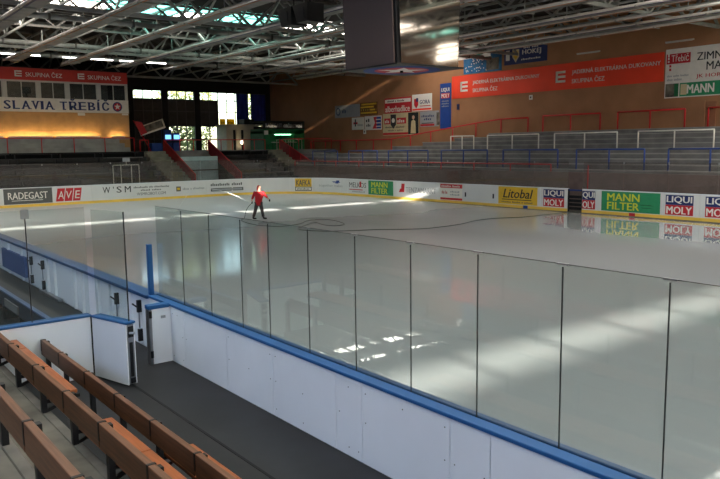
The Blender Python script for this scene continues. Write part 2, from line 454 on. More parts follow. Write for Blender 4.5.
# --- roof with translucent skylight strips across the hall
STRIPS = (-29.0, -15.0, -1.0, 13.0, 41.0)
SV0, SV1 = -5.0, 39.0
SLITS = {-1.0: (-2.25, -1.15, -1.5, 21.2), -29.0: (-30.15, -29.1, -3.0, 12.5), 41.0: (39.85, 40.95, 29.0, 39.0)}   # gaps where panes are missing
e = UB
for c in STRIPS:
    struct('ceiling', B(e, c - 2, VB, VW, ROOF, ROOF + 0.25), 'roof_dark'); struct('ceiling', B(c - 2, c + 2, VB, SV0 - 0.05, ROOF, ROOF + 0.25), 'roof_dark'); struct('ceiling', B(c - 2, c + 2, SV1 + 0.05, VW, ROOF, ROOF + 0.25), 'roof_dark')
    e = c + 2
struct('ceiling', B(e, UW, VB, VW, ROOF, ROOF + 0.25), 'roof_dark')
for c in STRIPS:
    sk = thing('skylight', {41.0: 'strip of teal and white translucent roof panes near the press box end', 13.0: 'strip of white translucent roof panes between scoreboard cube and wooden benches', -1.0: 'strip of white roof panes with a long gap, directly above the bench seats', -15.0: 'unbroken strip of white roof panes behind the bench seats', -29.0: 'strip of white roof panes with a gap, next to the back wall'}[c], 'skylight', (c, 17, ROOF), 'roof skylight strips')
    sl = SLITS.get(c)
    v = SV0; k = 0; fr = MB()
    while v < SV1 - 0.1:
        for half, (a, b) in enumerate(((c - 2, c), (c, c + 2))):
            a2, b2 = a, b
            pieces = [(a, b)]
            if sl and v + 2 > sl[2] and v < sl[3] and not (sl[0] >= b or sl[1] <= a):
                pieces = [(a, max(a, sl[0])), (min(b, sl[1]), b)]
            for p0, p1 in pieces:
                if p1 - p0 < 0.05: continue
                teal = ((12 < v < 27) and (half == 0 or k % 3 != 0)) if c == 41.0 else (k % 4 == 1)
                part('pane', B(p0 + 0.03, p1 - 0.03, v + 0.04, v + 1.96, ROOF + 0.08, ROOF + 0.11), 'skylight_teal' if teal else 'skylight_white', sk)
        if c == 41.0 and v >= 29.0: part('dusty_pane', B(sl[0], sl[1], v + 0.04, v + 1.96, ROOF + 0.08, ROOF + 0.10), 'glass_dusty', sk)  # tinted pane added to dim the sunbeam on the brown wall
        fr.box(c - 1.99, c + 1.99, v - 0.04, v + 0.04, ROOF + 0.02, ROOF + 0.14)
        v += 2.0; k += 1
    fr.box(c - 0.04, c + 0.04, SV0, SV1, ROOF + 0.02, ROOF + 0.14)
    part('glazing_bars', fr, 'truss_grey', sk)

# --- roof trusses crossing the hall
def truss(u, zt, zb, w, panel, m, label, vmax=40.6):
    t = thing('roof_truss', label, 'truss', (u, 16, zb), 'steel trusses under the roof')
    n = round((vmax - VB - 0.6) / panel); v0 = VB + 0.3; pv = (vmax - v0) / n
    part('top_chord', MB().bar((u, v0, zt), (u, vmax, zt), w, w), m, t)
    part('bottom_chord', MB().bar((u, v0, zb), (u, vmax, zb), w, w), m, t)
    for i in range(n):
        a = v0 + i * pv
        part('diagonal', MB().bar((u, a, zb), (u, a + pv / 2, zt), w * 0.7), m, t)
        part('diagonal', MB().bar((u, a + pv / 2, zt), (u, a + pv, zb), w * 0.7), m, t)
for u, wh in ((6, 'above the wooden benches'), (20, 'at the scoreboard cube'), (34, 'between loudspeakers and teal skylight'), (48, 'above the end boards'), (62, 'above the press box roof')): truss(u, 11.25, 9.75, 0.17, 3.45, 'truss_grey', 'deep pale steel roof truss ' + wh)
for u, wh in ((15.6, 'between scoreboard cube and bench-side skylight'), (24.4, 'between scoreboard cube and loudspeakers'), (29.6, 'just past the loudspeakers'), (38.4, 'along the rink side of the teal skylight'), (43.6, 'along the press box side of the teal skylight'), (52.5, 'above the dark seat bank'), (57.0, 'just in front of the press box')): truss(u, 11.3, 10.4, 0.12, 2.3, 'truss_dark', 'shallow dark steel roof truss ' + wh)
# bracing along the hall between trusses: parts of longitudinal purlins
ORD = ['first', 'second', 'third', 'fourth', 'fifth', 'sixth', 'seventh', 'eighth', 'ninth', 'tenth', 'eleventh', 'twelfth', 'thirteenth']
for k_, v in enumerate((37.6, 34.1, 30.7, 27.2, 23.8, 20.3, 16.9, 13.4, 10.0, 6.5)):
    t = thing('roof_purlin', ORD[k_] + ' lengthwise lattice purlin counted from the brown banner wall', 'purlin', (34, v, 9.9), 'lengthwise roof purlins')
    part('top_chord', MB().bar((6, v, 11.1), (62, v, 11.1), 0.12), 'truss_grey', t)
    part('bottom_chord', MB().bar((6, v, 9.9), (62, v, 9.9), 0.10), 'truss_grey', t)
    for k in range(16):
        u = 6 + 3.5 * k
        part('diagonal', MB().bar((u, v, 9.9), (u + 1.75, v, 11.1), 0.09), 'truss_grey', t)
        part('diagonal', MB().bar((u + 1.75, v, 11.1), (u + 3.5, v, 9.9), 0.09), 'truss_grey', t)

# --- long lighting troughs hung below the trusses
for k, (v, wid, ua, ub) in enumerate([(7.7, 0.66, 2, 50), (11.1, 0.66, 2, 50), (14.6, 0.66, 2, 50), (18.2, 0.66, 22.5, 50), (21.6, 0.66, 2, 50), (25.1, 0.66, 2, 50), (28.0, 0.66, 2, 50), (30.0, 0.36, 2, 50), (32.0, 0.36, 2, 50), (33.8, 0.36, 2, 52), (35.4, 0.36, 2, 54)]):
    far = v > 29
    t = thing('light_trough', ORD[10 - k] + ' long metal lighting trough with shiny pipe counted from the brown banner wall', 'light fixture', (25, v, 9.1), 'troughs by the banner wall' if far else 'troughs over the ice')
    z0 = 9.38 if far else 9.12
    part('channel', MB().box(ua, ub, v, v + wid, z0, z0 + 0.04).box(ua, ub, v + wid - 0.03, v + wid, z0 + 0.04, z0 + 0.14), 'trough_grey', t)
    part('pipe', MB().tube([(ua, v - 0.10, z0 + 0.02), (ub, v - 0.10, z0 + 0.02)], 0.065, 10), 'trough_metal', t, smooth=True)
    part('cable', MB().tube([(ua, v + 0.03, z0 - 0.03), (ub - 0.5, v + 0.03, z0 - 0.03)], 0.014, 6), 'cable_orange' if k % 3 else 'cable_violet', t)
    u = ua + 1.2
    while u < ub - 0.5:
        part('hanger', MB().bar((u, v + 0.05, z0 + 0.03), (u, v + 0.05, 9.9 if not far else 10.4), 0.035), 'truss_grey', t)
        part('bracket', MB().box(u - 0.04, u + 0.04, v - 0.16, v + wid, z0 - 0.06, z0), 'truss_grey', t)
        u += 3.5

# cross catwalks and pipes high above the end of the ice
for u, z in ((45.6, 9.72), (50.9, 9.72), (36.3, 9.72)):
    t = thing('cross_pipe', {45.6: 'pale ventilation pipe crossing the hall above the end zone ice', 50.9: 'pale ventilation pipe crossing the hall above the end boards', 36.3: 'pale ventilation pipe crossing the hall beside the teal skylight'}[u], 'pipe', (u, 15, z))
    part('pipe', MB().tube([(u, -8, z), (u, 40.4, z)], 0.14, 12), 'truss_grey', t, smooth=True)
    for k in range(12): part('clamp', MB().box(u - 0.17, u + 0.17, -6 + 4 * k, -5.9 + 4 * k, z - 0.17, z + 0.17), 'truss_dark', t)

# lit fluorescent lamps hung above the end boards
for k, (a, b) in enumerate(((6.6, 9.6), (10.2, 13.3), (14.6, 18.0), (18.4, 21.8))):
    t = thing('tube_lamp', ORD[k] + ' lit fluorescent lamp above the end boards counted from the bench side', 'lamp', (50.3, a, 9.6), 'lit lamps above the end boards')
    part('housing', B(50.22, 50.38, a, b, 9.62, 9.68), 'frame_white', t); part('tube', MB().tube([(50.3, a + 0.05, 9.585), (50.3, b - 0.05, 9.585)], 0.035, 8), 'lamp_white', t)
    for v in (a + 0.4, b - 0.4): part('rod', MB().tube([(50.3, v, 9.68), (50.3, v, 11.48)], 0.012, 6), 'dark_metal', t)

# ================================================================== FAR SIDE TERRACES (standing steps below the banners)
ft = struct('floor_terrace_far', B(UB, 56.5, 33.4, VW, -0.2, 1.95), 'concrete_terrace')
for i in range(9):
    v = 33.95 + 0.75 * i; z = 2.12 + 0.28 * i
    ul = 56.5 if z < 2.8 else 36.0 + (4.36 - z) * 9.6
    part('step', B(UB, ul, v, v + 0.75 + (0.35 if i == 8 else 0), 1.95, z - 0.06), 'concrete_terrace', ft)
    part('tread', B(UB, ul, v - 0.04, v + 0.75 + (0.35 if i == 8 else 0), z - 0.058, z), 'tread_pale', ft)
part('low_deck', B(36.07, 56.45, 36.27, VW - 0.02, 1.96, 2.94), 'concrete_pale', ft)
part('parapet', B(UB, 51.5, 33.2, 33.4, 0.0, 2.0), 'parapet_brown', ft)

def rail(name, label, group, pts, zb_list, m, r=0.03, mid=None, cat='railing'):
    """a handrail: posts at the given (u, v, ztop) points"""
    t = thing(name, label, cat, (pts[0][0], pts[0][1], zb_list[0]), group)
    part('top_rail', MB().tube(pts, r, 8), m, t, smooth=True)
    for p, zb in zip(pts, zb_list): part('post', MB().tube([(p[0], p[1], zb), p], r, 8), m, t, smooth=True)
    if mid:
        part('mid_rail', MB().tube([(p[0], p[1], zb + (p[2] - zb) * mid) for p, zb in zip(pts, zb_list)], r * 0.8, 6), m, t)
    return t
# blue barriers on the lowest step
for k, (a, b) in enumerate(((50.6, 47.1), (45.6, 42.1), (40.8, 36.6), (35.3, 31.2), (29.9, 25.85), (24.6, 20.5), (19.2, 15.0), (13.6, 9.6), (8.2, 4.2))):
    rail('blue_barrier', ORD[k] + ' blue crush barrier on the lowest far step counted from the green kiosk corner', 'blue barriers on the far terrace', [(a, 34.5, 3.2), ((a + b) / 2, 34.5, 3.2), (b, 34.5, 3.2)], [2.12] * 3, 'rail_blue', 0.045)
for k, (a, b) in enumerate(((36.9, 34.7), (33.45, 29.2), (28.0, 23.7), (22.4, 18.2), (16.9, 12.6), (11.2, 7.0))):
    rail('white_barrier', ORD[k] + ' white crush barrier halfway up the far terrace counted from the green kiosk corner', 'white barriers on the far terrace', [(a, 37.0, 4.15), ((a + b) / 2, 37.0, 4.15), (b, 37.0, 4.15)], [3.24] * 3, 'rail_white', 0.04)
for k, (a, b) in enumerate(((31.7, 27.25), (26.0, 21.7), (20.35, 16.0), (14.6, 10.2))):
    lab = ORD[k] + ' separate red barrier on the top far step counted from the sloping red rail'
    rail('red_barrier', lab, 'red barriers on the top step', [(a, 40.6, 5.42), ((a + b) / 2, 40.6, 5.42), (b, 40.6, 5.42)], [4.36] * 3, 'rail_red', 0.05)
# sloping red rail that follows the top of the terrace down to the corner platform
pp = []; zz = []
for k in range(12):
    u = 33.1 + k * 2.45
    zb = 4.36 if u < 36 else (4.36 - (u - 36) / 9.6 if u < 48 else 3.1)
    pp.append((u, 40.75, zb + 1.0)); zz.append(zb)
rail('sloping_red_rail', 'long red rail sloping down along the brown wall under the small posters', None, pp, zz, 'rail_red', 0.05)
rail('parapet_rail', 'red rail on the brown parapet behind the far boards', None, [(51.5 - 2.9 * k, 33.3, 2.4) for k in range(10)], [2.0] * 10, 'rail_red', 0.035)

# ================================================================== BOARDS AND GLASS ROUND THE ICE
BZ = 1.22
class Strip:
    """print surface that follows the boards; s along, z up"""
    def P(s_, s, z, d): 
        (a, b), (nu, nv) = rink(s); return W(a + nu * d, b + nv * d, z)
    def plate(s_, name, s0, s1, z0, z1, m, parent, d=0.006, shear=0.0):
        n = max(1, math.ceil((s1 - s0) / 0.5)); vs = []; fs = []
        for i in range(n + 1):
            s = s0 + (s1 - s0) * i / n; vs += [s_.P(s, z0, d), s_.P(s + shear, z1, d)]
        for i in range(n): fs.append((2 * i, 2 * i + 1, 2 * i + 3, 2 * i + 2))
        return part(name, MB().add(vs, fs), m, parent)
    def text(s_, txt, s0, z0, w, h, m, parent, d=0.012, bold=0.0, shear=0.0):
        vs, fs = text_verts(txt, w, h, bold, shear)
        me = bpy.data.meshes.new('lettering'); me.from_pydata([s_.P(s0 + x, z0 + y, d + dd_) for x, y, dd_ in vs], [], fs); me.materials.append(MATS[m])
        o = link('lettering', me, parent); o['kind'] = 'stuff'; return o
S = Strip()
GATE = (44.64, 45.52)
far = thing('rink_boards', 'white rink boards with yellow kick strip and adverts round the far ice', 'rink boards', (UE, 20, 0))
joints = [-L2 - 6.0]
s = -L2
segs = []
cuts = [-L2, -L2 / 2, 0, 2.78, 5.2, 7.9, 10.9, 13.5, L1, 17.7, 20.1, 22.15, L1 + L2, 25.6, 27.98, 31.0, 35.1, 37.4, 39.9, 42.9, GATE[0]]
cuts2 = [GATE[1], 46.45, 49.9, 51.65, 53.6, 56.5, 59.5, 62.5, 65.5, 68.5, L1 + L2 + L3, L1 + L2 + L3 + L2 / 2, L1 + L2 + L3 + L2, SEND - L2 - 8, SEND - L2, SEND - L2 / 2, SEND]
for cc in (cuts, cuts2):
    for a, b in zip(cc, cc[1:]):
        part('board_panel', ring(a + 0.006, b - 0.006, 0.0, 0.10, 0.0, BZ - 0.03), 'ad_white', far)
    part('kick_strip', ring(cc[0], cc[-1], -0.012, 0.0, 0.0, 0.17), 'kick_yellow', far)
    part('top_cap', ring(cc[0], cc[-1], -0.01, 0.14, BZ - 0.03, BZ), 'board_white', far)
    part('bottom_sill', ring(cc[0], cc[-1], 0.10, 0.16, 0.0, BZ - 0.03), 'dark_metal', far)
for a, b, m in ((48.2, 48.52, 'print_red'), (41.74, 42.06, 'print_blue')):
    S.plate('line_mark', a, b, 0.0, 0.17, m, far, 0.016)
# open gate in the far boards
g = thing('rink_gate', 'open gate in the far boards with red rail behind', 'gate', (22.3, VF + 0.4, 0))
part('post', B(23.03, 23.075, VF + 0.01, VF + 0.09, 0, 1.2), 'dark_metal', g); part('post', B(22.205, 22.25, VF + 0.01, VF + 0.09, 0, 1.2), 'dark_metal', g)
part('crossbar', B(22.25, 23.03, VF + 0.03, VF + 0.09, 1.10, 1.18), 'rail_blue', g)
for k in range(4): part('slat', B(22.25, 23.03, VF + 0.05, VF + 0.08, 0.12 + 0.2 * k, 0.27 + 0.2 * k), 'dark_metal', g)
part('upright', MB().tube([(22.6, VF + 1.03, 0.02), (22.6, VF + 1.03, 2.4)], 0.03), 'rail_red', g)

def advert(label, s0, s1, z0=0.2, z1=BZ - 0.05, m='ad_white', loc=None):
    (a, b), _ = rink(0.5 * (s0 + s1))
    t = thing('board_advert', label, 'advert', (a, b, z0)); S.plate('sheet', s0, s1, z0, z1, m, t); return t
t = advert('dark grey board advert with white capitals on the end boards', -0.22, 2.68, m='print_darkgrey')
S.text('RADEGAST', 0.05, 0.50, 2.35, 0.44, 'print_white', t, bold=0.01); S.plate('underline', 0.25, 2.1, 0.40, 0.43, 'print_white', t, 0.012)
t = thing('board_advert', 'three slanted red tiles with white letters on the end boards', 'advert', (UE, VN + RR + 3.6, 0.22))
for k, ch in enumerate('AVE'):
    S.plate('tile', 2.88 + 0.53 * k, 3.36 + 0.53 * k, 0.24, 1.08, 'print_red', t, shear=0.14)
    S.text(ch, 3.02 + 0.53 * k, 0.40, 0.36, 0.50, 'print_white', t, shear=0.15)
t = thing('board_advert', 'white board advert with widely spaced dark capitals and a web address', 'advert', (UE, VN + RR + 8, 0.2))
for ch, a, w in (('W', 5.92, 0.5), ("'", 6.62, 0.06), ('S', 6.85, 0.36), ('M', 7.42, 0.42)):
    S.text(ch, a, 0.62 if ch != "'" else 0.9, w, 0.42 if ch != "'" else 0.14, 'print_black', t, bold=0.01)
S.text((11, 3, 12), 8.05, 0.86, 2.6, 0.13, 'print_darkgrey', t); S.text((6, 6), 8.55, 0.66, 1.5, 0.12, 'print_darkgrey', t)
S.text('WSMROBOT.COM', 8.25, 0.36, 2.1, 0.20, 'print_darkgrey', t, bold=0.008)
t = thing('board_advert', 'white board advert with a small grey square and faint line of text', 'advert', (UE, VN + RR + 12.2, 0.2))
S.plate('square', 11.15, 11.5, 0.5, 0.85, 'print_darkgrey', t); S.plate('inner_square', 11.22, 11.43, 0.6, 0.76, 'print_yellow', t, 0.01); S.text((5, 1, 9), 11.65, 0.58, 1.7, 0.17, 'print_grey', t)
t = thing('board_advert', 'white board advert with bold dark heading over a grey bar', 'advert', (UE, VN + RR + 15.1, 0.2))
S.text((11, 6), 13.85, 0.76, 2.6, 0.20, 'print_black', t, bold=0.02); S.plate('bar', 13.85, 16.5, 0.36, 0.60, 'print_darkgrey', t); S.plate('bar_inset', 13.95, 16.4, 0.41, 0.55, 'print_grey', t, 0.01)
t = advert('yellow and white board advert in the rounded rink corner', 20.5, 21.86, z0=0.55, m='print_yellow')
S.text('KAFKA', 20.6, 0.62, 1.16, 0.44, 'print_darkgrey', t, bold=0.02)
S.plate('frame', 20.5, 21.86, 0.22, 0.54, 'print_darkgrey', t); S.plate('inset', 20.56, 21.80, 0.28, 0.48, 'print_white', t, 0.010); S.text((9,), 20.65, 0.32, 1.05, 0.12, 'print_darkgrey', t, 0.015)
t = thing('board_advert', 'pale blue handwritten board advert with a blue bird mark', 'advert', (43.9, 31.6, 0.2))
S.text('together makes.', 22.5, 0.52, 2.6, 0.24, 'print_grey', t); S.plate('bird_wing', 23.95, 24.75, 0.90, 0.98, 'print_blue', t, 0.01, shear=-0.15); S.plate('bird_body', 24.15, 24.5, 0.83, 1.06, 'print_blue', t, 0.012, shear=0.15)
t = thing('board_advert', 'white board advert with dark capitals and a red underline', 'advert', (40.8, VF, 0.2))
S.text('MELKOS', 25.85, 0.62, 1.95, 0.36, 'print_black', t); S.plate('underline', 25.84, 27.4, 0.44, 0.50, 'print_red', t); S.plate('red_mark', 27.05, 27.25, 0.66, 1.06, 'print_red', t, 0.015); S.text((10,), 26.2, 0.28, 1.5, 0.1, 'print_grey', t)
for lab, a, b, tx in (('green board advert with lime letters beside the red-underlined advert', 28.04, 30.72, 28.4), ('wide green board advert with lime letters between two blue over red adverts', 46.66, 49.78, 47.0)):
    t = advert(lab, a, b, m='print_green')
    S.text('MANN', tx, 0.72, 1.72, 0.36, 'print_lime', t, bold=0.03); S.text('FILTER', tx, 0.29, 1.72, 0.36, 'print_lime', t, bold=0.03)
    S.plate('swoosh', b - 0.95, b - 0.3, 0.55, 0.60, 'kiosk_green', t, 0.010, shear=-0.2); S.plate('swoosh', b - 0.85, b - 0.35, 0.42, 0.46, 'kiosk_green', t, 0.010, shear=-0.15)
t = thing('board_advert', 'white board advert with red flame and grey capitals', 'advert', (34.7, VF, 0.2))
S.text('TENZAMARKT', 32.0, 0.50, 2.85, 0.34, 'print_grey', t, bold=0.006); S.plate('flame', 31.5, 31.82, 0.50, 1.06, 'print_red', t, 0.01, shear=0.06); S.plate('flame', 31.3, 31.5, 0.48, 0.72, 'print_red', t, 0.012, shear=0.12)
t = advert('white board advert with red header and red footer bars', 35.22, 37.1, m='print_white')
S.plate('header', 35.22, 37.1, 0.93, 1.16, 'print_red', t, 0.01); S.plate('footer', 35.22, 37.1, 0.2, 0.33, 'print_red', t, 0.01)
S.text((8, 6), 35.32, 0.98, 1.6, 0.12, 'print_white', t, 0.014); S.text((4, 3), 35.35, 0.56, 0.5, 0.2, 'print_red', t); S.text((6,), 36.1, 0.66, 0.8, 0.1, 'print_grey', t); S.text((6,), 36.1, 0.48, 0.8, 0.1, 'print_grey', t)
for a in (37.3, 39.5): S.plate('latch', a, a + 0.12, 0.45, 0.72, 'print_black', far, 0.01)
t = advert('yellow board advert with dark slanted lettering', 39.94, 42.7, m='print_yellow')
S.text('Litobal', 40.3, 0.55, 2.1, 0.50, 'print_black', t, bold=0.02, shear=0.25); S.plate('underline', 40.2, 42.3, 0.44, 0.48, 'print_black', t, 0.01); S.text((8, 7, 1, 7), 40.2, 0.28, 2.2, 0.08, 'print_darkgrey', t)
def liqui(label, s0, s1, top='LIQUI', bot='MOLY'):
    t = advert(label, s0, s1, z0=0.68, z1=1.13, m='print_navy')
    S.plate('lower_sheet', s0, s1, 0.22, 0.675, 'print_red', t)
    w = s1 - s0
    S.text(top, s0 + 0.05 * w, 0.74, 0.9 * w, 0.34, 'print_white', t, bold=0.03); S.text(bot, s0 + 0.05 * w, 0.27, 0.9 * w, 0.34, 'print_white', t, bold=0.03)
liqui('blue over red board advert next to the yellow slanted-letter advert', 43.1, 44.44)
liqui('narrow cut-off blue over red board advert beside the open gate', 45.54, 46.3, 'QUI', 'OLY')
liqui('blue over red board advert touching on the wide green advert, away from the gate', 50.04, 51.36)
liqui('blue over red board advert on the far boards furthest from the open gate', 51.9, 53.22)

# protective glass on the far boards: panes with thin posts
fg = thing('rink_glass', 'hazy protective glass panes standing on the far and end boards', 'glass', (UE, 18, BZ))
def panes(s0, s1, n, z1):
    for i in range(n):
        a = s0 + (s1 - s0) * i / n; b = s0 + (s1 - s0) * (i + 1) / n
        part('pane', ring(a + 0.012, b - 0.012, 0.05, 0.065, BZ, z1), 'glass_far', fg)
        (pu, pv), (nu, nv) = rink(a, 0.057)
        if i: part('clip', B(pu - 0.03, pu + 0.03, pv - 0.03, pv + 0.03, z1 - 0.09, z1 + 0.01), 'steel', fg)
panes(-L2, 0, 4, 2.66); panes(0, L1, 7, 2.66); panes(L1, L1 + L2, 4, 2.60); panes(L1 + L2, GATE[0], 9, 2.60); panes(GATE[1], L1 + L2 + L3, 11, 2.60)

# ------------------------------------------------------------------ near boards beside the walkway
VO = 4.27                                        # outer (walkway) face of the near boards
nb = thing('near_boards', 'white rink boards with blue cap along the dark walkway', 'rink boards', (5, VO, 0.345))
seams = [-2.9, -2.4, -1.2, 0.0, 1.35, 2.6, 3.8, 4.26, 5.49, 5.93, 7.19, 8.35, 9.65, 10.1, 10.95]
for a, b in zip(seams, seams[1:]):
    bevel(part('outer_sheet', B(a + 0.004, b - 0.004, VO, VO + 0.018, 0.345, BZ - 0.04), 'board_white', nb), 0.004, 1)
part('core', B(-2.9, 10.95, VO + 0.018, VN + 0.05, 0.0, BZ - 0.04), 'print_darkgrey', nb)
part('ice_side_sheet', B(-2.9, 10.95, VN + 0.05, VN + 0.07, 0.0, BZ - 0.04), 'ad_white', nb)
part('kick_strip', B(-2.9, 10.95, VN + 0.07, VN + 0.08, 0.0, 0.17), 'kick_yellow', nb)
bevel(part('outer_cap', B(-2.9, 10.95, VO - 0.012, VN - 0.012, BZ - 0.04, BZ), 'cap_blue', nb), 0.008, 2)
bevel(part('inner_cap', B(-2.9, 10.95, VN + 0.012, VN + 0.085, BZ - 0.04, BZ + 0.004), 'cap_blue_dark', nb), 0.012, 2)
screw = MB()
r2 = random.Random(3)
for a, b in zip(seams, seams[1:]):
    for fu in ((a + 0.06), (0.5 * (a + b)), (b - 0.06)):
        for z in (0.44, 0.78, 1.08):
            if r2.random() < 0.5:
                screw.tube([(fu, VO - 0.003, z), (fu, VO + 0.002, z)], 0.007, 6)
o = part('screws', screw, 'print_darkgrey', nb); o['kind'] = 'stuff'

# tall clear panes of the near glass
MU = [10.83, 9.89, 9.00, 8.12, 7.44, 6.59, 5.74, 4.90, 4.07, 3.23, 2.40, 1.57, 0.74, -0.1, -0.93]
ng = thing('near_glass', 'row of tall clear glass panes standing in the blue board cap', 'glass', (5, VN, BZ))
ZG = 2.63
for i, (a, b) in enumerate(zip(MU, MU[1:])):
    part('pane', B(b + 0.0035, a - 0.0035, VN - 0.004, VN + 0.004, BZ - 0.05, ZG), 'glass_near', ng)
    part('gasket', B(b - 0.0035, b + 0.0035, VN - 0.005, VN + 0.005, BZ - 0.04, ZG - 0.02), 'gasket', ng)
    part('clip', B(b - 0.05, b + 0.05, VN - 0.009, VN + 0.009, ZG - 0.006, ZG + 0.006), 'steel', ng)
    part('edge', B(b + 0.006, a - 0.006, VN - 0.006, VN + 0.006, ZG, ZG + 0.004), 'gasket', ng)

bevel(tag(part('corner_post', MB().bar((10.98, 4.33, BZ), (10.93, 4.31, 2.03), 0.075), 'cap_blue'), 'short blue post standing on the board cap at the open end of the glass', 'post'), 0.008)

# cross wall with door between walkway and players' box
CU = 10.15
cw = thing('cross_wall', 'white panelled cross wall with blue cap between benches and players box', 'wall panel', (CU, 2.4, 0.345))
for a, b in ((-0.6, 0.6), (0.6, 1.8), (1.8, 3.10)):
    part('sheet', B(CU - 0.03, CU, a + 0.004, b - 0.004, 0.2, BZ - 0.02), 'board_white', cw)
part('core', B(CU, CU + 0.1, -0.6, 3.10, 0.2, BZ - 0.02), 'ad_white', cw)
bevel(part('cap', B(CU - 0.045, CU + 0.13, -0.6, 3.12, BZ - 0.02, BZ + 0.012), 'cap_blue', cw), 0.012)
part('hinge_post', B(CU - 0.02, CU + 0.06, 3.10, 3.14, 0.345, BZ - 0.02), 'dark_metal', cw)
for a, b in ((0.5, 1.4), (1.4, 2.345), (2.36, 3.12)):
    part('pane', B(CU + 0.02, CU + 0.03, a + 0.005, b - 0.005, BZ, 2.73), 'glass_near', cw)
for a in (1.4, 2.352): part('gasket', B(CU + 0.017, CU + 0.033, a - 0.006, a + 0.006, BZ, 2.72), 'gasket', cw); part('clip', B(CU + 0.01, CU + 0.04, a - 0.05, a + 0.05, 2.62, 2.74), 'steel', cw)
# jamb stub on the rink side of the doorway
js = thing('door_jamb', 'short white jamb with blue cap joining doorway and rink boards', 'door jamb', (CU, 4.1, 0.345))
part('sheet', B(CU - 0.03, CU + 0.09, 3.98, VO, 0.345, BZ - 0.05), 'board_white', js)
bevel(part('cap', B(CU - 0.04, CU + 0.11, 3.93, VO - 0.012, BZ - 0.05, BZ + 0.012), 'cap_blue', js), 0.012)
part('steel_strip', B(CU - 0.035, CU + 0.09, 3.935, 3.978, 0.345, BZ - 0.05), 'steel', js)
for z in (0.5, 1.1): part('hinge', MB().tube([(CU - 0.05, 3.955, z - 0.05), (CU - 0.05, 3.955, z + 0.05)], 0.022), 'dark_metal', js)
part('name_plate', B(CU - 0.036, CU - 0.03, 4.12, 4.19, 1.02, 1.06), 'print_grey', js)
# the open door leaf
p0 = Vector((CU - 0.06, 3.17)); p1 = Vector((9.35, 3.37)); dd = (p1 - p0).normalized(); nn = Vector((-dd.y, dd.x)); LW = (p1 - p0).length
def leaf(a0, a1, t0, t1, z0, z1):
    q = [p0 + dd * a0 + nn * t0, p0 + dd * a1 + nn * t0, p0 + dd * a1 + nn * t1, p0 + dd * a0 + nn * t1]
    return MB().prism([(c.x, c.y, z0) for c in q], (0, 0, z1 - z0))
dl = thing('door_leaf', 'open white swing door with blue cap and tall glass pane above', 'door', (9.7, 3.27, 0.36))
part('sheet', leaf(0, LW, -0.07, -0.05, 0.37, BZ - 0.02), 'board_white', dl); part('sheet', leaf(0, LW, 0.05, 0.07, 0.37, BZ - 0.02), 'board_white', dl)
part('core', leaf(0.0, LW - 0.02, -0.05, 0.05, 0.38, BZ - 0.02), 'print_grey', dl)
part('edge_strip', leaf(LW - 0.02, LW + 0.006, -0.05, 0.05, 0.38, BZ - 0.03), 'steel', dl)
part('edge_slot', leaf(LW + 0.006, LW + 0.010, -0.025, 0.025, 0.48, 0.95), 'dark_metal', dl)
lk = part('lock_body', leaf(LW - 0.02, LW + 0.014, -0.04, 0.04, 1.02, BZ - 0.05), 'dark_metal', dl)
part('bolt', MB().tube([(p1.x - 0.02, p1.y - 0.02, 1.08), (p1.x - 0.06, p1.y + 0.04, 1.08)], 0.018), 'steel', lk)
part('foot_bolt', leaf(LW - 0.02, LW + 0.02, -0.04, 0.03, 0.39, 0.46), 'dark_metal', dl)
bevel(part('cap', leaf(-0.01, LW + 0.02, -0.08, 0.08, BZ - 0.02, BZ + 0.015), 'cap_blue', dl), 0.012)
part('pane', leaf(0.02, LW - 0.02, -0.005, 0.005, BZ + 0.015, 2.70), 'glass_near', dl)
part('pane_edge', leaf(LW - 0.02, LW - 0.008, -0.007, 0.007, BZ + 0.015, 2.70), 'gasket', dl)

# boards of the players' box beyond the cross wall
pb = thing('players_box_boards', 'white ribbed back of rink boards with blue cap beside the players box', 'rink boards', (16, VO, 0.345))
for a, b in ((10.96, 11.35), (11.37, 12.38), (12.40, 13.6), (13.62, 14.9), (14.92, 16.2), (16.22, 17.35), (17.37, 18.45), (18.47, 21.3), (21.32, 24), (24.02, 28), (28.02, 32), (32.02, 36), (36.02, 40), (40.02, 43)):
    part('outer_sheet', B(a, b, VO + 0.02, VO + 0.04, 0.345, BZ - 0.06), 'board_white', pb)
part('core', B(10.96, 43, VO + 0.04, VN + 0.05, 0.0, BZ - 0.06), 'ad_white', pb)
bevel(part('cap', B(10.96, 43, VO - 0.04, VN + 0.09, BZ - 0.06, BZ), 'cap_blue_dark', pb), 0.012)
for u in (11.8, 12.75, 13.35, 14.3, 14.8, 16.2, 16.75, 19.0, 20.4, 22, 24, 26): part('rib', B(u - 0.03, u + 0.03, VO - 0.03, VO + 0.02, 0.345, BZ - 0.06), 'board_white', pb)
part('pad', B(18.6, 21.0, VO - 0.05, VO + 0.02, 0.46, 0.96), 'blue_pad', pb)
part('threshold', B(15.7, 17.2, VO - 0.10, VO, 0.345, 0.40), 'steel', pb)
for u, z in ((11.34, 1.02), (12.38, 0.98), (17.1, 1.0), (18.1, 0.98)):
    hd = part('door_latch', B(u - 0.025, u + 0.025, VO - 0.05, VO + 0.02, z - 0.14, z + 0.06), 'dark_metal', pb)
    part('lever', MB().tube([(u, VO - 0.05, z - 0.05), (u + 0.14, VO - 0.07, z - 0.02)], 0.014), 'dark_metal', hd)
    part('rod', MB().tube([(u, VO - 0.02, z - 0.14), (u, VO - 0.02, 0.62)], 0.012), 'steel', hd)
    part('foot_latch', B(u - 0.025, u + 0.025, VO - 0.05, VO + 0.02, 0.40, 0.60), 'dark_metal', hd)

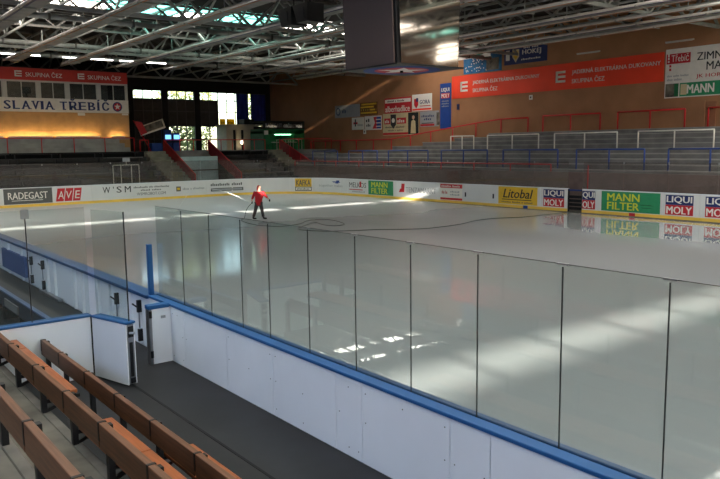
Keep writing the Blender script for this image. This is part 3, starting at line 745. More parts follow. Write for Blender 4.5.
# players' bench
bn = thing('players_bench', 'dark blue players bench with backrest in the players box', 'bench', (13.5, 3.0, 0.345))
part('backrest', B(10.9, 20, 2.92, 2.96, 0.62, 0.90), 'bench_dark', bn); part('rail', B(10.9, 20, 2.90, 2.98, 0.90, 0.925), 'cap_blue_dark', bn); part('back_panel', B(13.5, 14.5, 2.895, 2.92, 0.66, 0.80), 'seat_plank_grey', bn)
part('seat', B(10.9, 20, 2.98, 3.32, 0.74, 0.78), 'seat_dark', bn)
for k in range(8): part('leg', B(11.0 + 1.25 * k, 11.06 + 1.25 * k, 2.92, 3.28, 0.345, 0.74), 'dark_metal', bn)

# ================================================================== NEAR TERRACE AND WOODEN BENCHES
nt_ = struct('floor_terrace_near', B(-20, 10.1, VB, 2.57, -0.2, 0.20), 'concrete')
for k in range(13):
    z = 0.455 + 0.445 * k; v1 = 2.57 - 0.72 * k
    part('step', B(-20, 10.1, v1 - 0.72 - 0.1, v1 - 0.10, 0.2, z), 'concrete' if k else 'rubber', nt_)  # lowest step coloured dark to stand for the shade between bench rows
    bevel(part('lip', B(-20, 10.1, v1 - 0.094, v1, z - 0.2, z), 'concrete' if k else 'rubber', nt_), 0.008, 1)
part('expansion_seam', B(-6, 10.0, 3.375, 3.405, 0.345, 0.349), 'black_cloth', nt_)

def bench(label, v, zt, joints, seats, z_floor):
    t = thing('wooden_bench', label, 'bench', (joints[0] - 2, v, z_floor))
    for a, b in zip(joints, joints[1:]):
        o = bevel(part('backrest_plank', B(b + 0.006, a - 0.006, v - 0.03, v + 0.025, zt - 0.205, zt), 'wood_back', t), 0.006)
    for u in joints[1:-1] + [joints[0] - 0.03]:
        pz = part('post', MB().box(u - 0.03, u + 0.03, v + 0.026, v + 0.075, z_floor, zt - 0.03), 'dark_metal', t)
        part('strap', B(u - 0.014, u + 0.014, v - 0.033, v + 0.03, zt - 0.012, zt + 0.003), 'dark_metal', pz)
        part('strap', B(u - 0.014, u + 0.014, v - 0.034, v - 0.03, zt - 0.15, zt - 0.01), 'dark_metal', pz)
        if not any(b - 0.1 < u < a + 0.1 for a, b in seats): continue
        part('bracket', B(u - 0.02, u + 0.02, v + 0.07, v + 0.40, zt - 0.41, zt - 0.375), 'dark_metal', pz)
        part('strut', MB().bar((u, v + 0.075, zt - 0.49), (u, v + 0.30, zt - 0.41), 0.03), 'dark_metal', pz)
    for a, b in seats:
        bevel(part('seat_plank', B(b + 0.006, a - 0.006, v + 0.085, v + 0.245, zt - 0.372, zt - 0.332), 'wood_seat', t), 0.006)
        bevel(part('seat_plank', B(b + 0.006, a - 0.006, v + 0.255, v + 0.385, zt - 0.372, zt - 0.332), 'wood_seat', t), 0.006)
    return t
jA = [10.1, 9.27, 8.26, 7.28, 6.33, 5.38, 4.42, 3.46, 2.5, 1.5, 0.5]
jB = [10.05, 9.52, 8.52, 7.49, 6.48, 5.54, 4.55, 3.58, 2.6, 1.6, 0.6]
jC = [9.7, 8.7, 7.7, 6.7, 5.70, 4.70, 3.70, 2.7, 1.7, 0.7]
bench('brown wooden bench row next to the dark walkway with missing seats', 2.45, 1.0, jA, list(zip(jA[4:], jA[5:])), 0.455)
b2 = bench('middle brown wooden bench row between concrete step and walkway row', 1.735, 1.40, jB, [p for i, p in enumerate(zip(jB, jB[1:])) if i != 3], 0.90)
part('bare_seat_rail', B(6.55, 7.45, 1.735 + 0.10, 1.735 + 0.13, 1.02, 1.05), 'steel', b2)
bench('upper brown wooden bench row behind the wide concrete step', 1.02, 1.84, jC, [p for i, p in enumerate(zip(jC, jC[1:])) if i not in (2, 3, 4, 5, 6)], 1.345)

# ================================================================== END ZONE: SEAT BANK, STAIRS, PLATFORM, PRESS BOX
PZ = 3.35                                                  # platform level
struct('floor_platform', B(56.2, UW, 22.0, VW, 2.9, PZ), 'concrete_terrace')
struct('floor_platform_press', B(56.2, UW, VB, 22.0, 2.9, PZ), 'concrete_terrace')
def seat_bank(name, label, va, vb, rows=6, group=None):
    t = struct(name, B(50.9, 56.2, va, vb, -0.2, 0.9), 'concrete_terrace')
    for i in range(rows):
        u = 50.9 + 5.3 * i / rows; z = 1.2 + (2.95 - 1.2) * i / (rows - 1)
        part('step', B(u, 56.2, va, vb, 0.9, z), 'seat_dark', t)
    return t
seat_bank('floor_bank_press', '', 2.0, 22.0)
seat_bank('floor_bank_window', '', 27.9, 33.3)
for (va, vb, nm) in ((3.0, 21.6, 'dark seat bank below the press box'), (28.1, 33.1, 'dark seat bank below the tall windows')):
    for i in range(6):
        u = 50.9 + 5.3 * i / 6; z = 1.2 + 1.75 * i / 5
        t = thing('stand_bench', ORD[i] + ' plank bench up from the ice on the ' + nm, 'bench', (u, va, z), 'plank benches on the ' + nm)
        v = va; k = 0
        while v < vb - 0.5:
            e = min(vb, v + 3.1)
            part('plank', B(u + 0.25, u + 0.55, v, e - 0.15, z + 0.30, z + 0.34), 'seat_plank_grey' if (i * 5 + k * 3) % 7 in (0, 3) else 'seat_dark', t)
            part('support', B(u + 0.30, u + 0.50, v + 0.2, v + 0.26, z, z + 0.30), 'dark_metal', t); part('support', B(u + 0.30, u + 0.50, e - 0.4, e - 0.34, z, z + 0.30), 'dark_metal', t)
            v = e; k += 1
tag(part('black_skirt', B(55.95, 56.15, 3.0, 23.2, 2.92, 3.36), 'black_cloth'), 'long black cloth skirt hung along the top of the seat bank under the red rail', 'cloth')
tag(part('black_skirt', B(55.95, 56.15, 28.0, 33.6, 2.9, 3.30), 'black_cloth'), 'short black cloth skirt along the platform edge below the tall windows', 'cloth')

def stairs(name, label, va, vb, n=11):
    t = thing(name, label, 'stairs', (51, va, 0.02))
    for i in range(n):
        u = 50.7 + 5.5 * i / n; z0 = 0.9 + (PZ - 0.9) * i / n; z1 = 0.9 + (PZ - 0.9) * (i + 1) / n
        part('step', B(u, 56.2, va, vb, z0 - (0.9 if i == 0 else 0.0), z1), 'stair_olive', t)
    return t
stairs('stairs', 'pale concrete stairs down beside the seat bank below the press box', 22.05, 23.75)
stairs('stairs', 'pale concrete stairs down by the green kiosk corner', 33.35, 34.75)
struct('floor_corner', MB().prism([(56.2, 34.8, -0.2), (51.2, 34.8, -0.2), (52.5, 36.0, -0.2), (56.2, 36.0, -0.2)], (0, 0, 2.6)), 'concrete_pale')
def stair_panel(label, v, z_extra=0.0):
    t = thing('stair_rail', label, 'railing', (54, v, 1.0), None)
    part('side_panel', MB().prism([(56.3, v, 3.15), (50.7, v, 0.75), (50.7, v, 1.55), (56.3, v, 4.2)], (0, 0.05, 0)), 'panel_red', t)
    part('top_rail', MB().tube([(56.3, v + 0.025, 4.25), (50.7, v + 0.025, 1.62)], 0.035), 'rail_red', t)
    part('post', MB().tube([(56.3, v + 0.025, 3.1), (56.3, v + 0.025, 4.25)], 0.04), 'rail_red', t); part('post', MB().tube([(50.7, v + 0.025, 0.5), (50.7, v + 0.025, 1.62)], 0.04), 'rail_red', t)
stair_panel('solid red stair side panel beside the pale vomitory door', 23.85)
stair_panel('solid red stair side panel between vomitory and window seat bank', 27.75)
t = thing('stair_rail', 'open red stair rail running down from the green kiosk', 'railing', (54, 34.8, 1.0))
part('top_rail', MB().tube([(56.3, 34.8, 4.3), (51.2, 34.8, 2.3)], 0.035), 'rail_red', t); part('mesh_panel', MB().prism([(56.3, 34.8, 3.3), (51.2, 34.8, 1.3), (51.2, 34.8, 2.25), (56.3, 34.8, 4.25)], (0, 0.03, 0)), 'panel_red', t)
for k in range(4): part('post', MB().tube([(56.3 - 1.7 * k, 34.8, 3.2 - 0.67 * k), (56.3 - 1.7 * k, 34.8, 4.3 - 0.67 * k)], 0.035), 'rail_red', t)
# vomitory below the platform
t = thing('vomitory_door', 'pale blue panelled doors in the passage under the platform', 'door', (54.6, 25.8, 0.3))
for k in range(2):
    d = part('door_panel', B(54.5, 54.56, 23.95 + 1.9 * k, 25.8 + 1.9 * k, 0.0, 1.75), 'door_pale', t); part('handle', B(54.44, 54.5, 25.6 + 0.35 * k, 25.66 + 0.35 * k, 0.9, 1.05), 'steel', d)
part('lintel', B(54.42, 54.5, 23.95, 27.7, 1.75, 1.85), 'window_frame', t); part('upper_panel', B(54.5, 54.6, 23.95, 27.7, 1.85, 2.9), 'door_pale', t)
# platform rails
def prail(label, pts, group=None): rail('platform_rail', label, group, pts, [PZ] * len(pts), 'rail_red', 0.035)
prail('long red rail above the black skirt in front of the press box', [(56.0, 3.0 + 2.29 * k, 4.42) for k in range(9)] )
prail('red rail on the platform over the vomitory', [(56.3, 24.05 + 1.2 * k, 4.25) for k in range(4)])
prail('red rail on the platform above the window seat bank', [(56.4, 27.95 + 1.08 * k, 4.25) for k in range(6)])
prail('short red rail on the platform beside the stair head', [(56.3, 21.9, 4.25), (56.3, 22.6, 4.25)])
prail('red rail on the platform in front of the green kiosk', [(56.4, 35.2, 4.3), (56.4, 36.9, 4.3), (56.4, 38.6, 4.3), (56.4, 40.6, 4.3)])
# grey steps up to the press box wall
ps = struct('floor_press_steps', B(56.9, 58.0, 2.0, 21.3, PZ, PZ + 0.35), 'concrete_pale')
for i in range(2): part('step', B(57.2 + 0.3 * i, 58.0, 2.0, 21.0 - 0.3 * i, PZ + 0.35 + 0.33 * i, PZ + 0.68 + 0.33 * i), 'concrete_pale', ps)

# ------------------------------------------------------------------ press box
PU, PV0, PV1 = 58.0, -2.0, 21.75
pbx = thing('press_box', 'press box with red fascia, window row and white club name band', 'press box', (PU, 12, PZ))
part('lower_wall', B(PU, PU + 0.2, PV0, PV1, PZ, 6.40), 'wood_amber', pbx)
part('ledge', B(PU - 0.5, PU, PV0, PV1 - 0.2, 4.35, 4.45), 'concrete_pale', pbx)
part('side_wall', B(PU + 0.2, 66, PV1 - 0.2, PV1, PZ, 9.6), 'wall_black', pbx)
nbnd = part('name_band', B(PU - 0.03, PU + 0.2, PV0, PV1, 6.40, 7.42), 'sign_white', pbx)
fs_ = part('fascia', B(PU - 0.05, PU + 0.2, PV0, PV1, 8.70, 9.58), 'fascia_red', pbx)
part('roof', B(PU - 0.1, 66, PV0, PV1, 9.58, 9.66), 'wall_black', pbx)
part('window_header', B(PU - 0.01, PU + 0.2, PV0, PV1, 8.58, 8.70), 'frame_white', pbx)
part('room_floor', B(PU + 0.2, 62, PV0, PV1 - 0.2, 7.2, 7.3), 'wall_plain', pbx)
part('room_back', B(62, 62.1, PV0, PV1 - 0.2, 7.3, 9.58), 'wall_plain', pbx)
# windows: mullions measured along v
mv = [-2.0, 0.6, 3.2, 5.8, 8.4, 10.2, 12.66, 15.0, 17.09, 19.45, 21.75]
for i, a in enumerate(mv):
    wdt = 0.36 if i not in (0, len(mv) - 1) else 0.16
    part('mullion', B(PU, PU + 0.14, a - wdt / 2 if i else a, a + wdt / 2 if i < len(mv) - 1 else a, 7.42, 8.58) if 0 < i < len(mv) - 1 else (B(PU, PU + 0.14, a, a + 0.16, 7.42, 8.58) if i == 0 else B(PU, PU + 0.14, a - 0.2, a, 7.42, 8.58)), 'frame_white', pbx)
for a, b in zip(mv, mv[1:]):
    wv0, wv1 = a + 0.18, b - 0.18
    wn = part('window', MB().box(PU + 0.02, PU + 0.08, (wv0 + wv1) / 2 - 0.03, (wv0 + wv1) / 2 + 0.03, 7.42, 8.58), 'frame_white', pbx)
    part('pane', B(PU + 0.045, PU + 0.055, wv0, (wv0 + wv1) / 2 - 0.03, 7.42, 8.58), 'glass_window', wn); part('pane', B(PU + 0.045, PU + 0.055, (wv0 + wv1) / 2 + 0.03, wv1, 7.42, 8.58), 'glass_window', wn)
FE = Face((PU - 0.05, 0, 0), (0, 1, 0))
for a in (13.4, 17.9):
    # stepped E mark and group name
    for k, (x0, x1, b0, b1) in enumerate(((0, 0.5, 0.0, 0.09), (0, 0.5, 0.17, 0.26), (0, 0.5, 0.34, 0.43), (0, 0.1, 0, 0.43))): FE.plate('mark_bar', a + x0, a + x1, 8.93 + b0, 8.93 + b1, 'print_white', fs_, 0.002, 0.008)
    FE.text('SKUPINA ČEZ', a + 0.75, 8.95, 2.6, 0.42, 'print_white', fs_, 0.01)
FN = Face((PU - 0.03, 0, 0), (0, 1, 0))
# club name in serif capitals: letters with slab serifs
def serif_text(F, txt, a, b, w, h, m, parent):
    widths = {'I': 0.45, 'Í': 0.45, ' ': 0.55, 'M': 1.1, 'A': 1.0}
    tot = sum(widths.get(c, 0.85) for c in txt); k = w / tot; x = a
    for c in txt:
        cw_ = widths.get(c, 0.85) * k
        if c != ' ':
            extra = {'Ř': 0.34, 'Í': 0.34, 'Č': 0.34}.get(c, 0.0)
            F.text(c, x + 0.14 * k, b, cw_ - 0.24 * k, h * (1 + extra), m, parent, 0.008, bold=0.035)
            feet = {'S': [], 'L': [0.14], 'A': [0.10, 0.80], 'V': [], 'I': [0.1], 'T': [0.42], 'Ř': [0.14, 0.72], 'E': [0.14], 'B': [0.14], 'Í': [0.1], 'Č': []}.get(c, [])
            for q in feet: F.plate('serif', x + q * k - 0.02, x + q * k + 0.24 * k, b, b + 0.07, m, parent, 0.002, 0.009)
            if c in 'LIVŘEB': F.plate('serif', x + 0.06 * k, x + 0.34 * k, b + h - 0.07, b + h, m, parent, 0.002, 0.009)
            if c == 'V': F.plate('serif', x + 0.62 * k, x + 0.86 * k, b + h - 0.07, b + h, m, parent, 0.002, 0.009)
        x += cw_
serif_text(FN, 'SLAVIA', 12.45, 6.58, 3.6, 0.62, 'print_navy', nbnd)
serif_text(FN, 'TŘEBÍČ', 16.35, 6.58, 3.9, 0.62, 'print_navy', nbnd)
# round club emblem with white star
def disc(F, a, b, r, m, parent, d0, d1, name='emblem_ring', n=28):
    return F.plate(name, 0, 0, 0, 0, m, parent, d0, d1, pts=[(a + r * math.cos(2 * math.pi * k / n), b + r * math.sin(2 * math.pi * k / n)) for k in range(n)])
def star(F, a, b, r, m, parent, d0, d1, rot=90):
    return F.plate('emblem_star', 0, 0, 0, 0, m, parent, d0, d1, pts=[(a + (r if k % 2 == 0 else r * 0.42) * math.cos(math.radians(rot + 36 * k)), b + (r if k % 2 == 0 else r * 0.42) * math.sin(math.radians(rot + 36 * k))) for k in range(10)])
disc(FN, 20.85, 6.9, 0.38, 'print_navy', nbnd, 0.002, 0.006); disc(FN, 20.85, 6.9, 0.29, 'print_red', nbnd, 0.006, 0.009); star(FN, 20.85, 6.9, 0.26, 'print_white', nbnd, 0.009, 0.012)
FE2 = Face((PU, 0, 0), (0, 1, 0))
FE2.plate('notice', 17.75, 18.3, 6.18, 6.38, 'sign_white', pbx, 0.002, 0.01); FE2.plate('notice', 21.2, 21.7, 6.25, 6.38, 'sign_white', pbx, 0.002, 0.01)
# warm strip lamps along the foot of the wooden wall
LK = (9.0, 12.6, 15.9, 20.2)
for a, b in ((9.0, 12.3), (12.6, 15.7), (15.9, 19.2), (20.2, 21.2)):
    t = thing('strip_lamp', ORD[LK.index(a)] + ' warm strip lamp at the foot of the amber wall counted from the bench side', 'lamp', (PU - 0.15, a, 4.45), 'warm strip lamps')
    part('housing', B(PU - 0.44, PU - 0.40, a, b, 4.451, 4.60), 'frame_white', t); part('tube', MB().tube([(PU - 0.33, a + 0.05, 4.53), (PU - 0.33, b - 0.05, 4.53)], 0.035), 'lamp_warm', t)
# ceiling lamps inside the press room
for v in (1, 6, 11, 14, 16):
    t = thing('room_lamp', ORD[(1, 6, 11, 14, 16).index(v)] + ' flat ceiling lamp inside the press box counted from the bench side', 'lamp', (60.5, v, 9.5), 'press box ceiling lamps')
    part('housing', B(60.0, 61.0, v - 0.6, v + 0.6, 9.50, 9.57), 'frame_white', t); part('diffuser', B(60.05, 60.95, v - 0.55, v + 0.55, 9.48, 9.50), 'lamp_cream', t)
# monitor in press window
t = thing('monitor', 'dark monitor standing in the press box window', 'monitor', (58.6, 14.2, 7.42)); part('screen', B(58.55, 58.62, 13.95, 14.6, 7.75, 8.25), 'black_gloss', t); part('stand', B(58.55, 58.7, 14.2, 14.35, 7.31, 7.75), 'black_gloss', t)

# ------------------------------------------------------------------ tall windows of the end wall
def window_unit(n, va, vb, cols, clear_rows, label=None):
    """frame, dark screens and clear panes; rows from the top"""
    t = thing('window_%d' % n, '', 'window', (UW, va, WZ0)); del t['label']; del t['category']; t['kind'] = 'structure'
    rows = [9.15, 8.35, 7.2, 5.75, 4.5, 3.35]
    fr = MB()
    for r in rows: fr.box(UW + 0.02, UW + 0.10, va, vb, r - 0.035, r + 0.035)
    for c in range(cols + 1):
        v = va + (vb - va) * c / cols; fr.box(UW + 0.02, UW + 0.10, v - 0.035, v + 0.035, WZ0, WZ1)
    part('window_frame', fr, 'window_frame', t)
    for r in range(5):
        for c in range(cols):
            a = va + (vb - va) * c / cols + 0.035; b = va + (vb - va) * (c + 1) / cols - 0.035
            m = 'glass_window' if clear_rows(r, c) else 'window_screen'
            part('pane' if m == 'glass_window' else 'screen_panel', B(UW + 0.055, UW + 0.065, a, b, rows[r + 1] + 0.035, rows[r] - 0.035), m, t)
window_unit(1, 26.0, 28.85, 3, lambda r, c: r == 0)
window_unit(2, 29.45, 32.25, 3, lambda r, c: r == 0 or r >= 3)
window_unit(3, 32.85, 36.8, 4, lambda r, c: r == 0 or r >= 3 or c >= 2)
window_unit(4, 36.8, 40.4, 3, lambda r, c: r <= 2)
# blue curtains
for a, b in ((36.85, 38.3), (38.55, 40.35)):
    cur = MB(); n = 14
    vs = []; fs = []
    for i in range(n + 1):
        v = a + (b - a) * i / n; du = 0.05 * math.sin(i * 1.9)
        vs += [W(UW - 0.12 + du, v, 5.95), W(UW - 0.12 + du, v, 9.1), W(UW - 0.09 + du, v, 5.95), W(UW - 0.09 + du, v, 9.1)]
    for i in range(n):
        k = 4 * i; fs += [(k, k + 1, k + 5, k + 4), (k + 2, k + 3, k + 7, k + 6), (k + 1, k + 3, k + 7, k + 5), (k, k + 2, k + 6, k + 4)]
    tag(part('curtain', cur.add(vs, fs), 'curtain_blue'), 'wide deep blue curtain next to the brown wall corner' if a > 38 else 'deep blue curtain next to the yellow window signs', 'curtain')
for a, b, lab in ((34.95, 35.6, 'square yellow notice in the tall window nearer the dark screens'), (35.8, 36.65, 'wide yellow notice in the tall window beside blue curtain')):
    F = Face((UW + 0.02, a, 5.78), (0, 1, 0)); t = thing('yellow_notice', lab, 'notice', (UW, a, 5.95))
    F.plate('sheet', 0, b - a, 0, 0.75, 'paper_yellow', t, 0, 0.006); F.text((4,), 0.12, 0.25, (b - a) - 0.24, 0.25, 'print_brown', t, 0.014)
# vestibule in cream
t = thing('vestibule', 'cream entrance vestibule with two dark door slots', 'vestibule', (66.5, 35.5, PZ))
vb_ = part('front_wall', MB().box(65.8, 65.95, 34.5, 35.25, PZ, 5.75).box(65.8, 65.95, 35.6, 36.15, PZ, 5.75).box(65.8, 65.95, 36.5, 37.6, PZ, 5.75).box(65.8, 65.95, 35.25, 35.6, 5.35, 5.75).box(65.8, 65.95, 36.15, 36.5, 5.35, 5.75), 'cream_wall', t)
part('side_wall', B(65.95, 67.9, 34.5, 34.62, PZ, 5.75), 'cream_wall', t); part('roof', B(65.7, 67.9, 34.4, 38.6, 5.75, 5.9), 'cream_wall', t)
part('dark_interior', B(66.6, 66.7, 34.7, 38.4, PZ, 5.7), 'wall_black', t)
for a in (35.25, 36.15): part('door_panel', B(66.0, 66.05, a, a + 0.35, PZ, 5.35), 'kiosk_dark', t)
part('service_panel', B(65.8, 65.95, 37.6, 38.5, PZ, 5.6), 'wall_plain', t)
t = thing('porch_lamp', 'bright globe lamp in front of the cream vestibule', 'lamp', (65.2, 33.6, PZ)); part('pole', MB().tube([(65.2, 35.9, PZ), (65.2, 35.9, 3.9)], 0.03), 'dark_metal', t)
part('globe', MB().tube([(65.2, 35.9, 3.9), (65.2, 35.9, 4.0), (65.2, 35.9, 4.2), (65.2, 35.9, 4.3)], [0.06, 0.18, 0.18, 0.06], 12), 'lamp_cream', t, True)
# stacked gear on top of the vestibule
for k, (a, b, z) in enumerate(((36.8, 38.0, 6.45), (38.1, 39.3, 6.2))):
    tag(bevel(part('equipment_case', MB().box(66.2, 67.4, a, b - 0.05, 5.9, z), 'kiosk_dark'), 0.06), ['dark lidded case on the vestibule roof near the curtain', 'long dark case on the vestibule roof near the brown wall'][k], 'case')

# green refreshment kiosk
KU = 60.0
kk = thing('kiosk', 'green refreshment kiosk with dark sign board and lit counter', 'kiosk', (KU, 37.5, PZ))
part('body_left', B(KU, KU + 2.5, 35.35, 36.3, PZ, 5.1), 'kiosk_green', kk); part('body_right', B(KU, KU + 2.5, 38.8, 39.95, PZ, 5.1), 'kiosk_green', kk)
part('counter', B(KU - 0.15, KU + 0.5, 36.3, 38.8, PZ, 4.0), 'kiosk_green', kk); part('counter_top', B(KU - 0.25, KU + 0.55, 36.2, 38.9, 4.0, 4.06), 'frame_white', kk)
part('back_wall', B(KU + 2.4, KU + 2.5, 36.3, 38.8, PZ, 5.3), 'kiosk_green', kk); part('header', B(KU, KU + 2.5, 35.35, 39.95, 4.85, 5.3), 'kiosk_green', kk)
sb = part('sign_board', B(KU - 0.08, KU + 0.1, 35.35, 39.95, 5.3, 5.98), 'kiosk_dark', kk)
part('roof', B(KU, KU + 2.6, 35.3, 40.0, 5.98, 6.05), 'kiosk_dark', kk)
FK = Face((KU - 0.08, 0, 0), (0, 1, 0)); FK.text('RADEGAST', 35.55, 5.44, 1.8, 0.36, 'print_grey', sb, 0.01, bold=0.02); FK.text('OBČERSTVENÍ', 37.55, 5.42, 2.1, 0.42, 'print_grey', sb, 0.01, bold=0.02)
part('notice', B(KU - 0.03, KU, 35.42, 35.85, 4.75, 5.15), 'sign_white', kk); part('emblem', B(KU - 0.19, KU - 0.15, 37.2, 37.75, 3.6, 3.95), 'print_red', kk)
t = thing('counter_lamp', 'green-tinted strip lamp under the kiosk header', 'lamp', (KU + 0.3, 37.5, 4.8)); part('housing', B(KU + 0.1, KU + 0.3, 36.6, 38.6, 4.79, 4.85), 'frame_white', t); part('tube', MB().tube([(KU + 0.2, 36.7, 4.77), (KU + 0.2, 38.5, 4.77)], 0.03), 'lamp_green', t)
for k in range(2):
    t = thing('counter_table', 'pale framed standing table in front of the kiosk, ' + ('on the vestibule side', 'on the brown wall side')[k], 'table', (KU - 1.0, 36.6 + 1.4 * k, PZ), 'tables by the kiosk')
    part('top', B(KU - 1.4, KU - 0.8, 36.2 + 1.5 * k, 37.3 + 1.5 * k, 4.25, 4.29), 'frame_white', t)
    for a in (36.25, 37.22):
        for b in (-1.37, -0.86): part('leg', B(KU + b, KU + b + 0.04, a + 1.5 * k, a + 0.04 + 1.5 * k, PZ, 4.25), 'frame_white', t)
# tilted sign board and red banner near the press box corner
t = thing('tilted_board', 'cream signboard leaning at a slant behind the red flag by the press box', 'signboard', (60, 24.4, 4.0))
c0 = Vector((0, 23.35, 4.72)); 
FT = Face((60.0, 23.45, 4.62), (0, 0.95, 0.31), (0, -0.31, 0.95))
FT.plate('board', 0, 2.35, 0, 0.80, 'cream_wall', t, -0.05, 0.0); FT.plate('picture', 0.12, 2.2, 0.16, 0.72, 'print_photo', t, 0.001, 0.01); FT.plate('lower_edge', 0, 2.35, 0, 0.1, 'print_white', t, 0.001, 0.02)
part('leg', MB().bar((60.1, 23.7, PZ), (60.1, 23.7, 4.8), 0.06), 'dark_metal', t); part('leg', MB().bar((60.1, 25.4, PZ), (60.1, 25.4, 5.4), 0.06), 'dark_metal', t)
t = thing('red_flag', 'red cloth flag hung on a slanting pole by the press box corner', 'flag', (59.3, 22.9, PZ)); part('pole', MB().tube([(59.3, 24.0, PZ), (59.3, 22.6, 5.9)], 0.03), 'rail_red', t)
part('cloth', MB().prism([(59.3, 22.7, 5.85), (59.3, 23.3, 5.75), (59.3, 23.75, 4.9), (59.3, 23.2, 4.7)], (0.04, 0, 0)), 'print_red', t)
# slot machines with blue screens
for k, v in enumerate((26.4, 27.2)):
    t = thing('game_machine', 'blue arcade cabinet with glowing screen beside the stair head' if k else 'blue arcade cabinet with glowing screen nearest the tilted signboard', 'arcade machine', (62, v, PZ))
    part('cabinet', B(62, 62.7, v, v + 0.65, PZ, 4.95 + 0.3 * (1 - k)), 'slot_blue', t); part('screen', B(61.97, 62.0, v + 0.06, v + 0.59, 4.4, 4.78), 'screen_blue', t); part('console', B(61.75, 62.0, v, v + 0.65, 4.1, 4.22), 'kiosk_dark', t)
tag(bevel(part('storage_box', B(60.5, 61.2, 24.6, 26.0, PZ, 4.05), 'slot_blue'), 0.05), 'low blue storage box under the tilted signboard', 'box')
# goal-like white frame by the end boards
t = thing('exit_frame', 'pale metal frame with small sign behind the end glass', 'frame', (50.3, 18, 0.02))
for v in (17.55, 18.1, 18.85, 19.4): part('upright', MB().tube([(50.3, v, 0.02), (50.3, v, 2.45)], 0.03), 'rail_white', t)
part('top_bar', MB().tube([(50.3, 17.55, 2.45), (50.3, 19.4, 2.45)], 0.03), 'rail_white', t); part('sign_pole', MB().tube([(50.3, 18.5, 2.45), (50.3, 18.5, 2.7)], 0.02), 'rail_white', t); part('small_sign', B(50.27, 50.3, 18.25, 18.75, 2.68, 2.95), 'print_grey', t)

# ================================================================== SIGNS ON THE FAR WALL
FW = Face((0, VW, 0), (-1, 0, 0))                  # a = -u
def wsign(label, ua, ub, z0, z1, m, cat='sign', name='wall_sign', group=None, th=0.03):
    t = thing(name, label, cat, (0.5 * (ua + ub), VW, z0), group); F = Face((ua, VW - 0.01, z0), (-1, 0, 0)); F.plate('sheet', 0, ua - ub, 0, z1 - z0, m, t, 0, th)
    F.o = F.o + F.n * th; return t, F
t, F = wsign('long orange-red wall banner with the same white lettering printed twice', 40.75, 23.3, 7.1, 8.80, 'banner_red', 'banner', 'wall_banner')
for a in (0.9, 9.75):
    for (x0, x1, b0, b1) in ((0, 0.78, 0.0, 0.15), (0, 0.78, 0.30, 0.45), (0.0, 0.78, 0.60, 0.75), (0, 0.18, 0.0, 0.75)): F.plate('mark_bar', a + x0, a + x1, 0.48 + b0, 0.48 + b1, 'print_white', t, 0.002, 0.008)
    F.text('JADERNÁ ELEKTRÁRNA DUKOVANY', a + 1.3, 0.88, 6.2, 0.40, 'print_white', t, 0.01, bold=0.006); F.text('SKUPINA ČEZ', a + 1.3, 0.36, 2.45, 0.38, 'print_white', t, 0.01, bold=0.006)
t, F = wsign('tall dark blue banner with small red field at the end of the red banner', 42.05, 40.85, 4.85, 8.35, 'print_blue', 'banner', 'wall_banner')
F.plate('red_field', 0.12, 1.08, 2.35, 2.75, 'print_red', t, 0.002, 0.006); F.text('LIQUI', 0.16, 2.82, 0.88, 0.34, 'print_white', t, 0.01, bold=0.02); F.text('MOLY', 0.16, 2.39, 0.88, 0.32, 'print_white', t, 0.012, bold=0.02)
for k in range(3): F.text(((7,), (8,), (5,))[k], 0.2, 2.08 - 0.2 * k, 0.8, 0.12, 'print_grey', t, 0.01)
t, F = wsign('large white stadium sign with red field and green photo strip below', 23.2, 16.0, 6.10, 8.90, 'sign_white')
F.plate('red_field', 0.06, 1.5, 1.95, 2.52, 'print_red', t, 0.002, 0.008); F.text('Třebíč', 0.36, 2.06, 1.05, 0.42, 'print_white', t, 0.012)
for k in range(3): F.plate('dot', 0.14, 0.24, 2.04 + 0.16 * k, 2.13 + 0.2 * k, 'print_white', t, 0.008, 0.012)
for k in range(2): F.plate('dot', 0.24, 0.36, 1.56 + 0.2 * k, 1.70 + 0.2 * k, 'print_red', t, 0.002, 0.008)
F.text('ZIMNÍ', 1.88, 2.02, 1.6, 0.54, 'print_black', t, 0.01, bold=0.012); F.text('MA', 2.45, 1.45, 0.85, 0.45, 'print_black', t, 0.01, bold=0.012); F.text('JK HORÁC', 1.88, 0.98, 1.95, 0.32, 'print_red', t, 0.01, bold=0.008)
F.text((5, 6, 8), 0.14, 1.20, 1.3, 0.12, 'print_grey', t, 0.01); F.text((5, 7), 0.14, 0.98, 0.9, 0.14, 'print_grey', t, 0.01)
F.plate('strip_dark', 0.05, 0.85, 0.06, 0.82, 'print_photo', t, 0.002, 0.008); F.plate('strip_green', 0.6, 0.85, 0.08, 0.80, 'kiosk_green', t, 0.008, 0.012); F.plate('strip_photo', 0.92, 7.1, 0.06, 0.82, 'print_green', t, 0.002, 0.008); F.plate('strip_patch', 0.98, 1.35, 0.15, 0.75, 'print_beige', t, 0.008, 0.010)
F.text('MANN', 1.38, 0.2, 1.55, 0.5, 'print_white', t, 0.014, bold=0.03)
# two posters under the roof
t, F = wsign('blue snow-scene poster under the roof above the red banner', 39.5, 35.75, 8.86, 10.15, 'print_cyan', 'poster', 'wall_poster')
F.text('S VÁMI', 0.9, 0.85, 1.5, 0.35, 'print_white', t, 0.01); F.plate('figure', 2.3, 3.5, 0.1, 0.95, 'print_photo', t, 0.002, 0.008)
for k in range(26): a, b = random.uniform(0.1, 2.3), random.uniform(0.06, 0.8); F.plate('snowflake', a, a + 0.07, b, b + 0.07, 'print_white', t, 0.002, 0.006)
t, F = wsign('navy poster with yellow shield and white capitals under the roof', 35.5, 31.75, 9.15, 10.35, 'print_navy', 'poster', 'wall_poster')
F.text('HOKEJ', 1.65, 0.5, 1.6, 0.42, 'print_white', t, 0.01, bold=0.03); F.text((4, 4), 1.75, 1.0, 1.3, 0.12, 'print_white', t, 0.01); F.text((12,), 1.55, 0.22, 1.7, 0.12, 'print_white', t, 0.01)
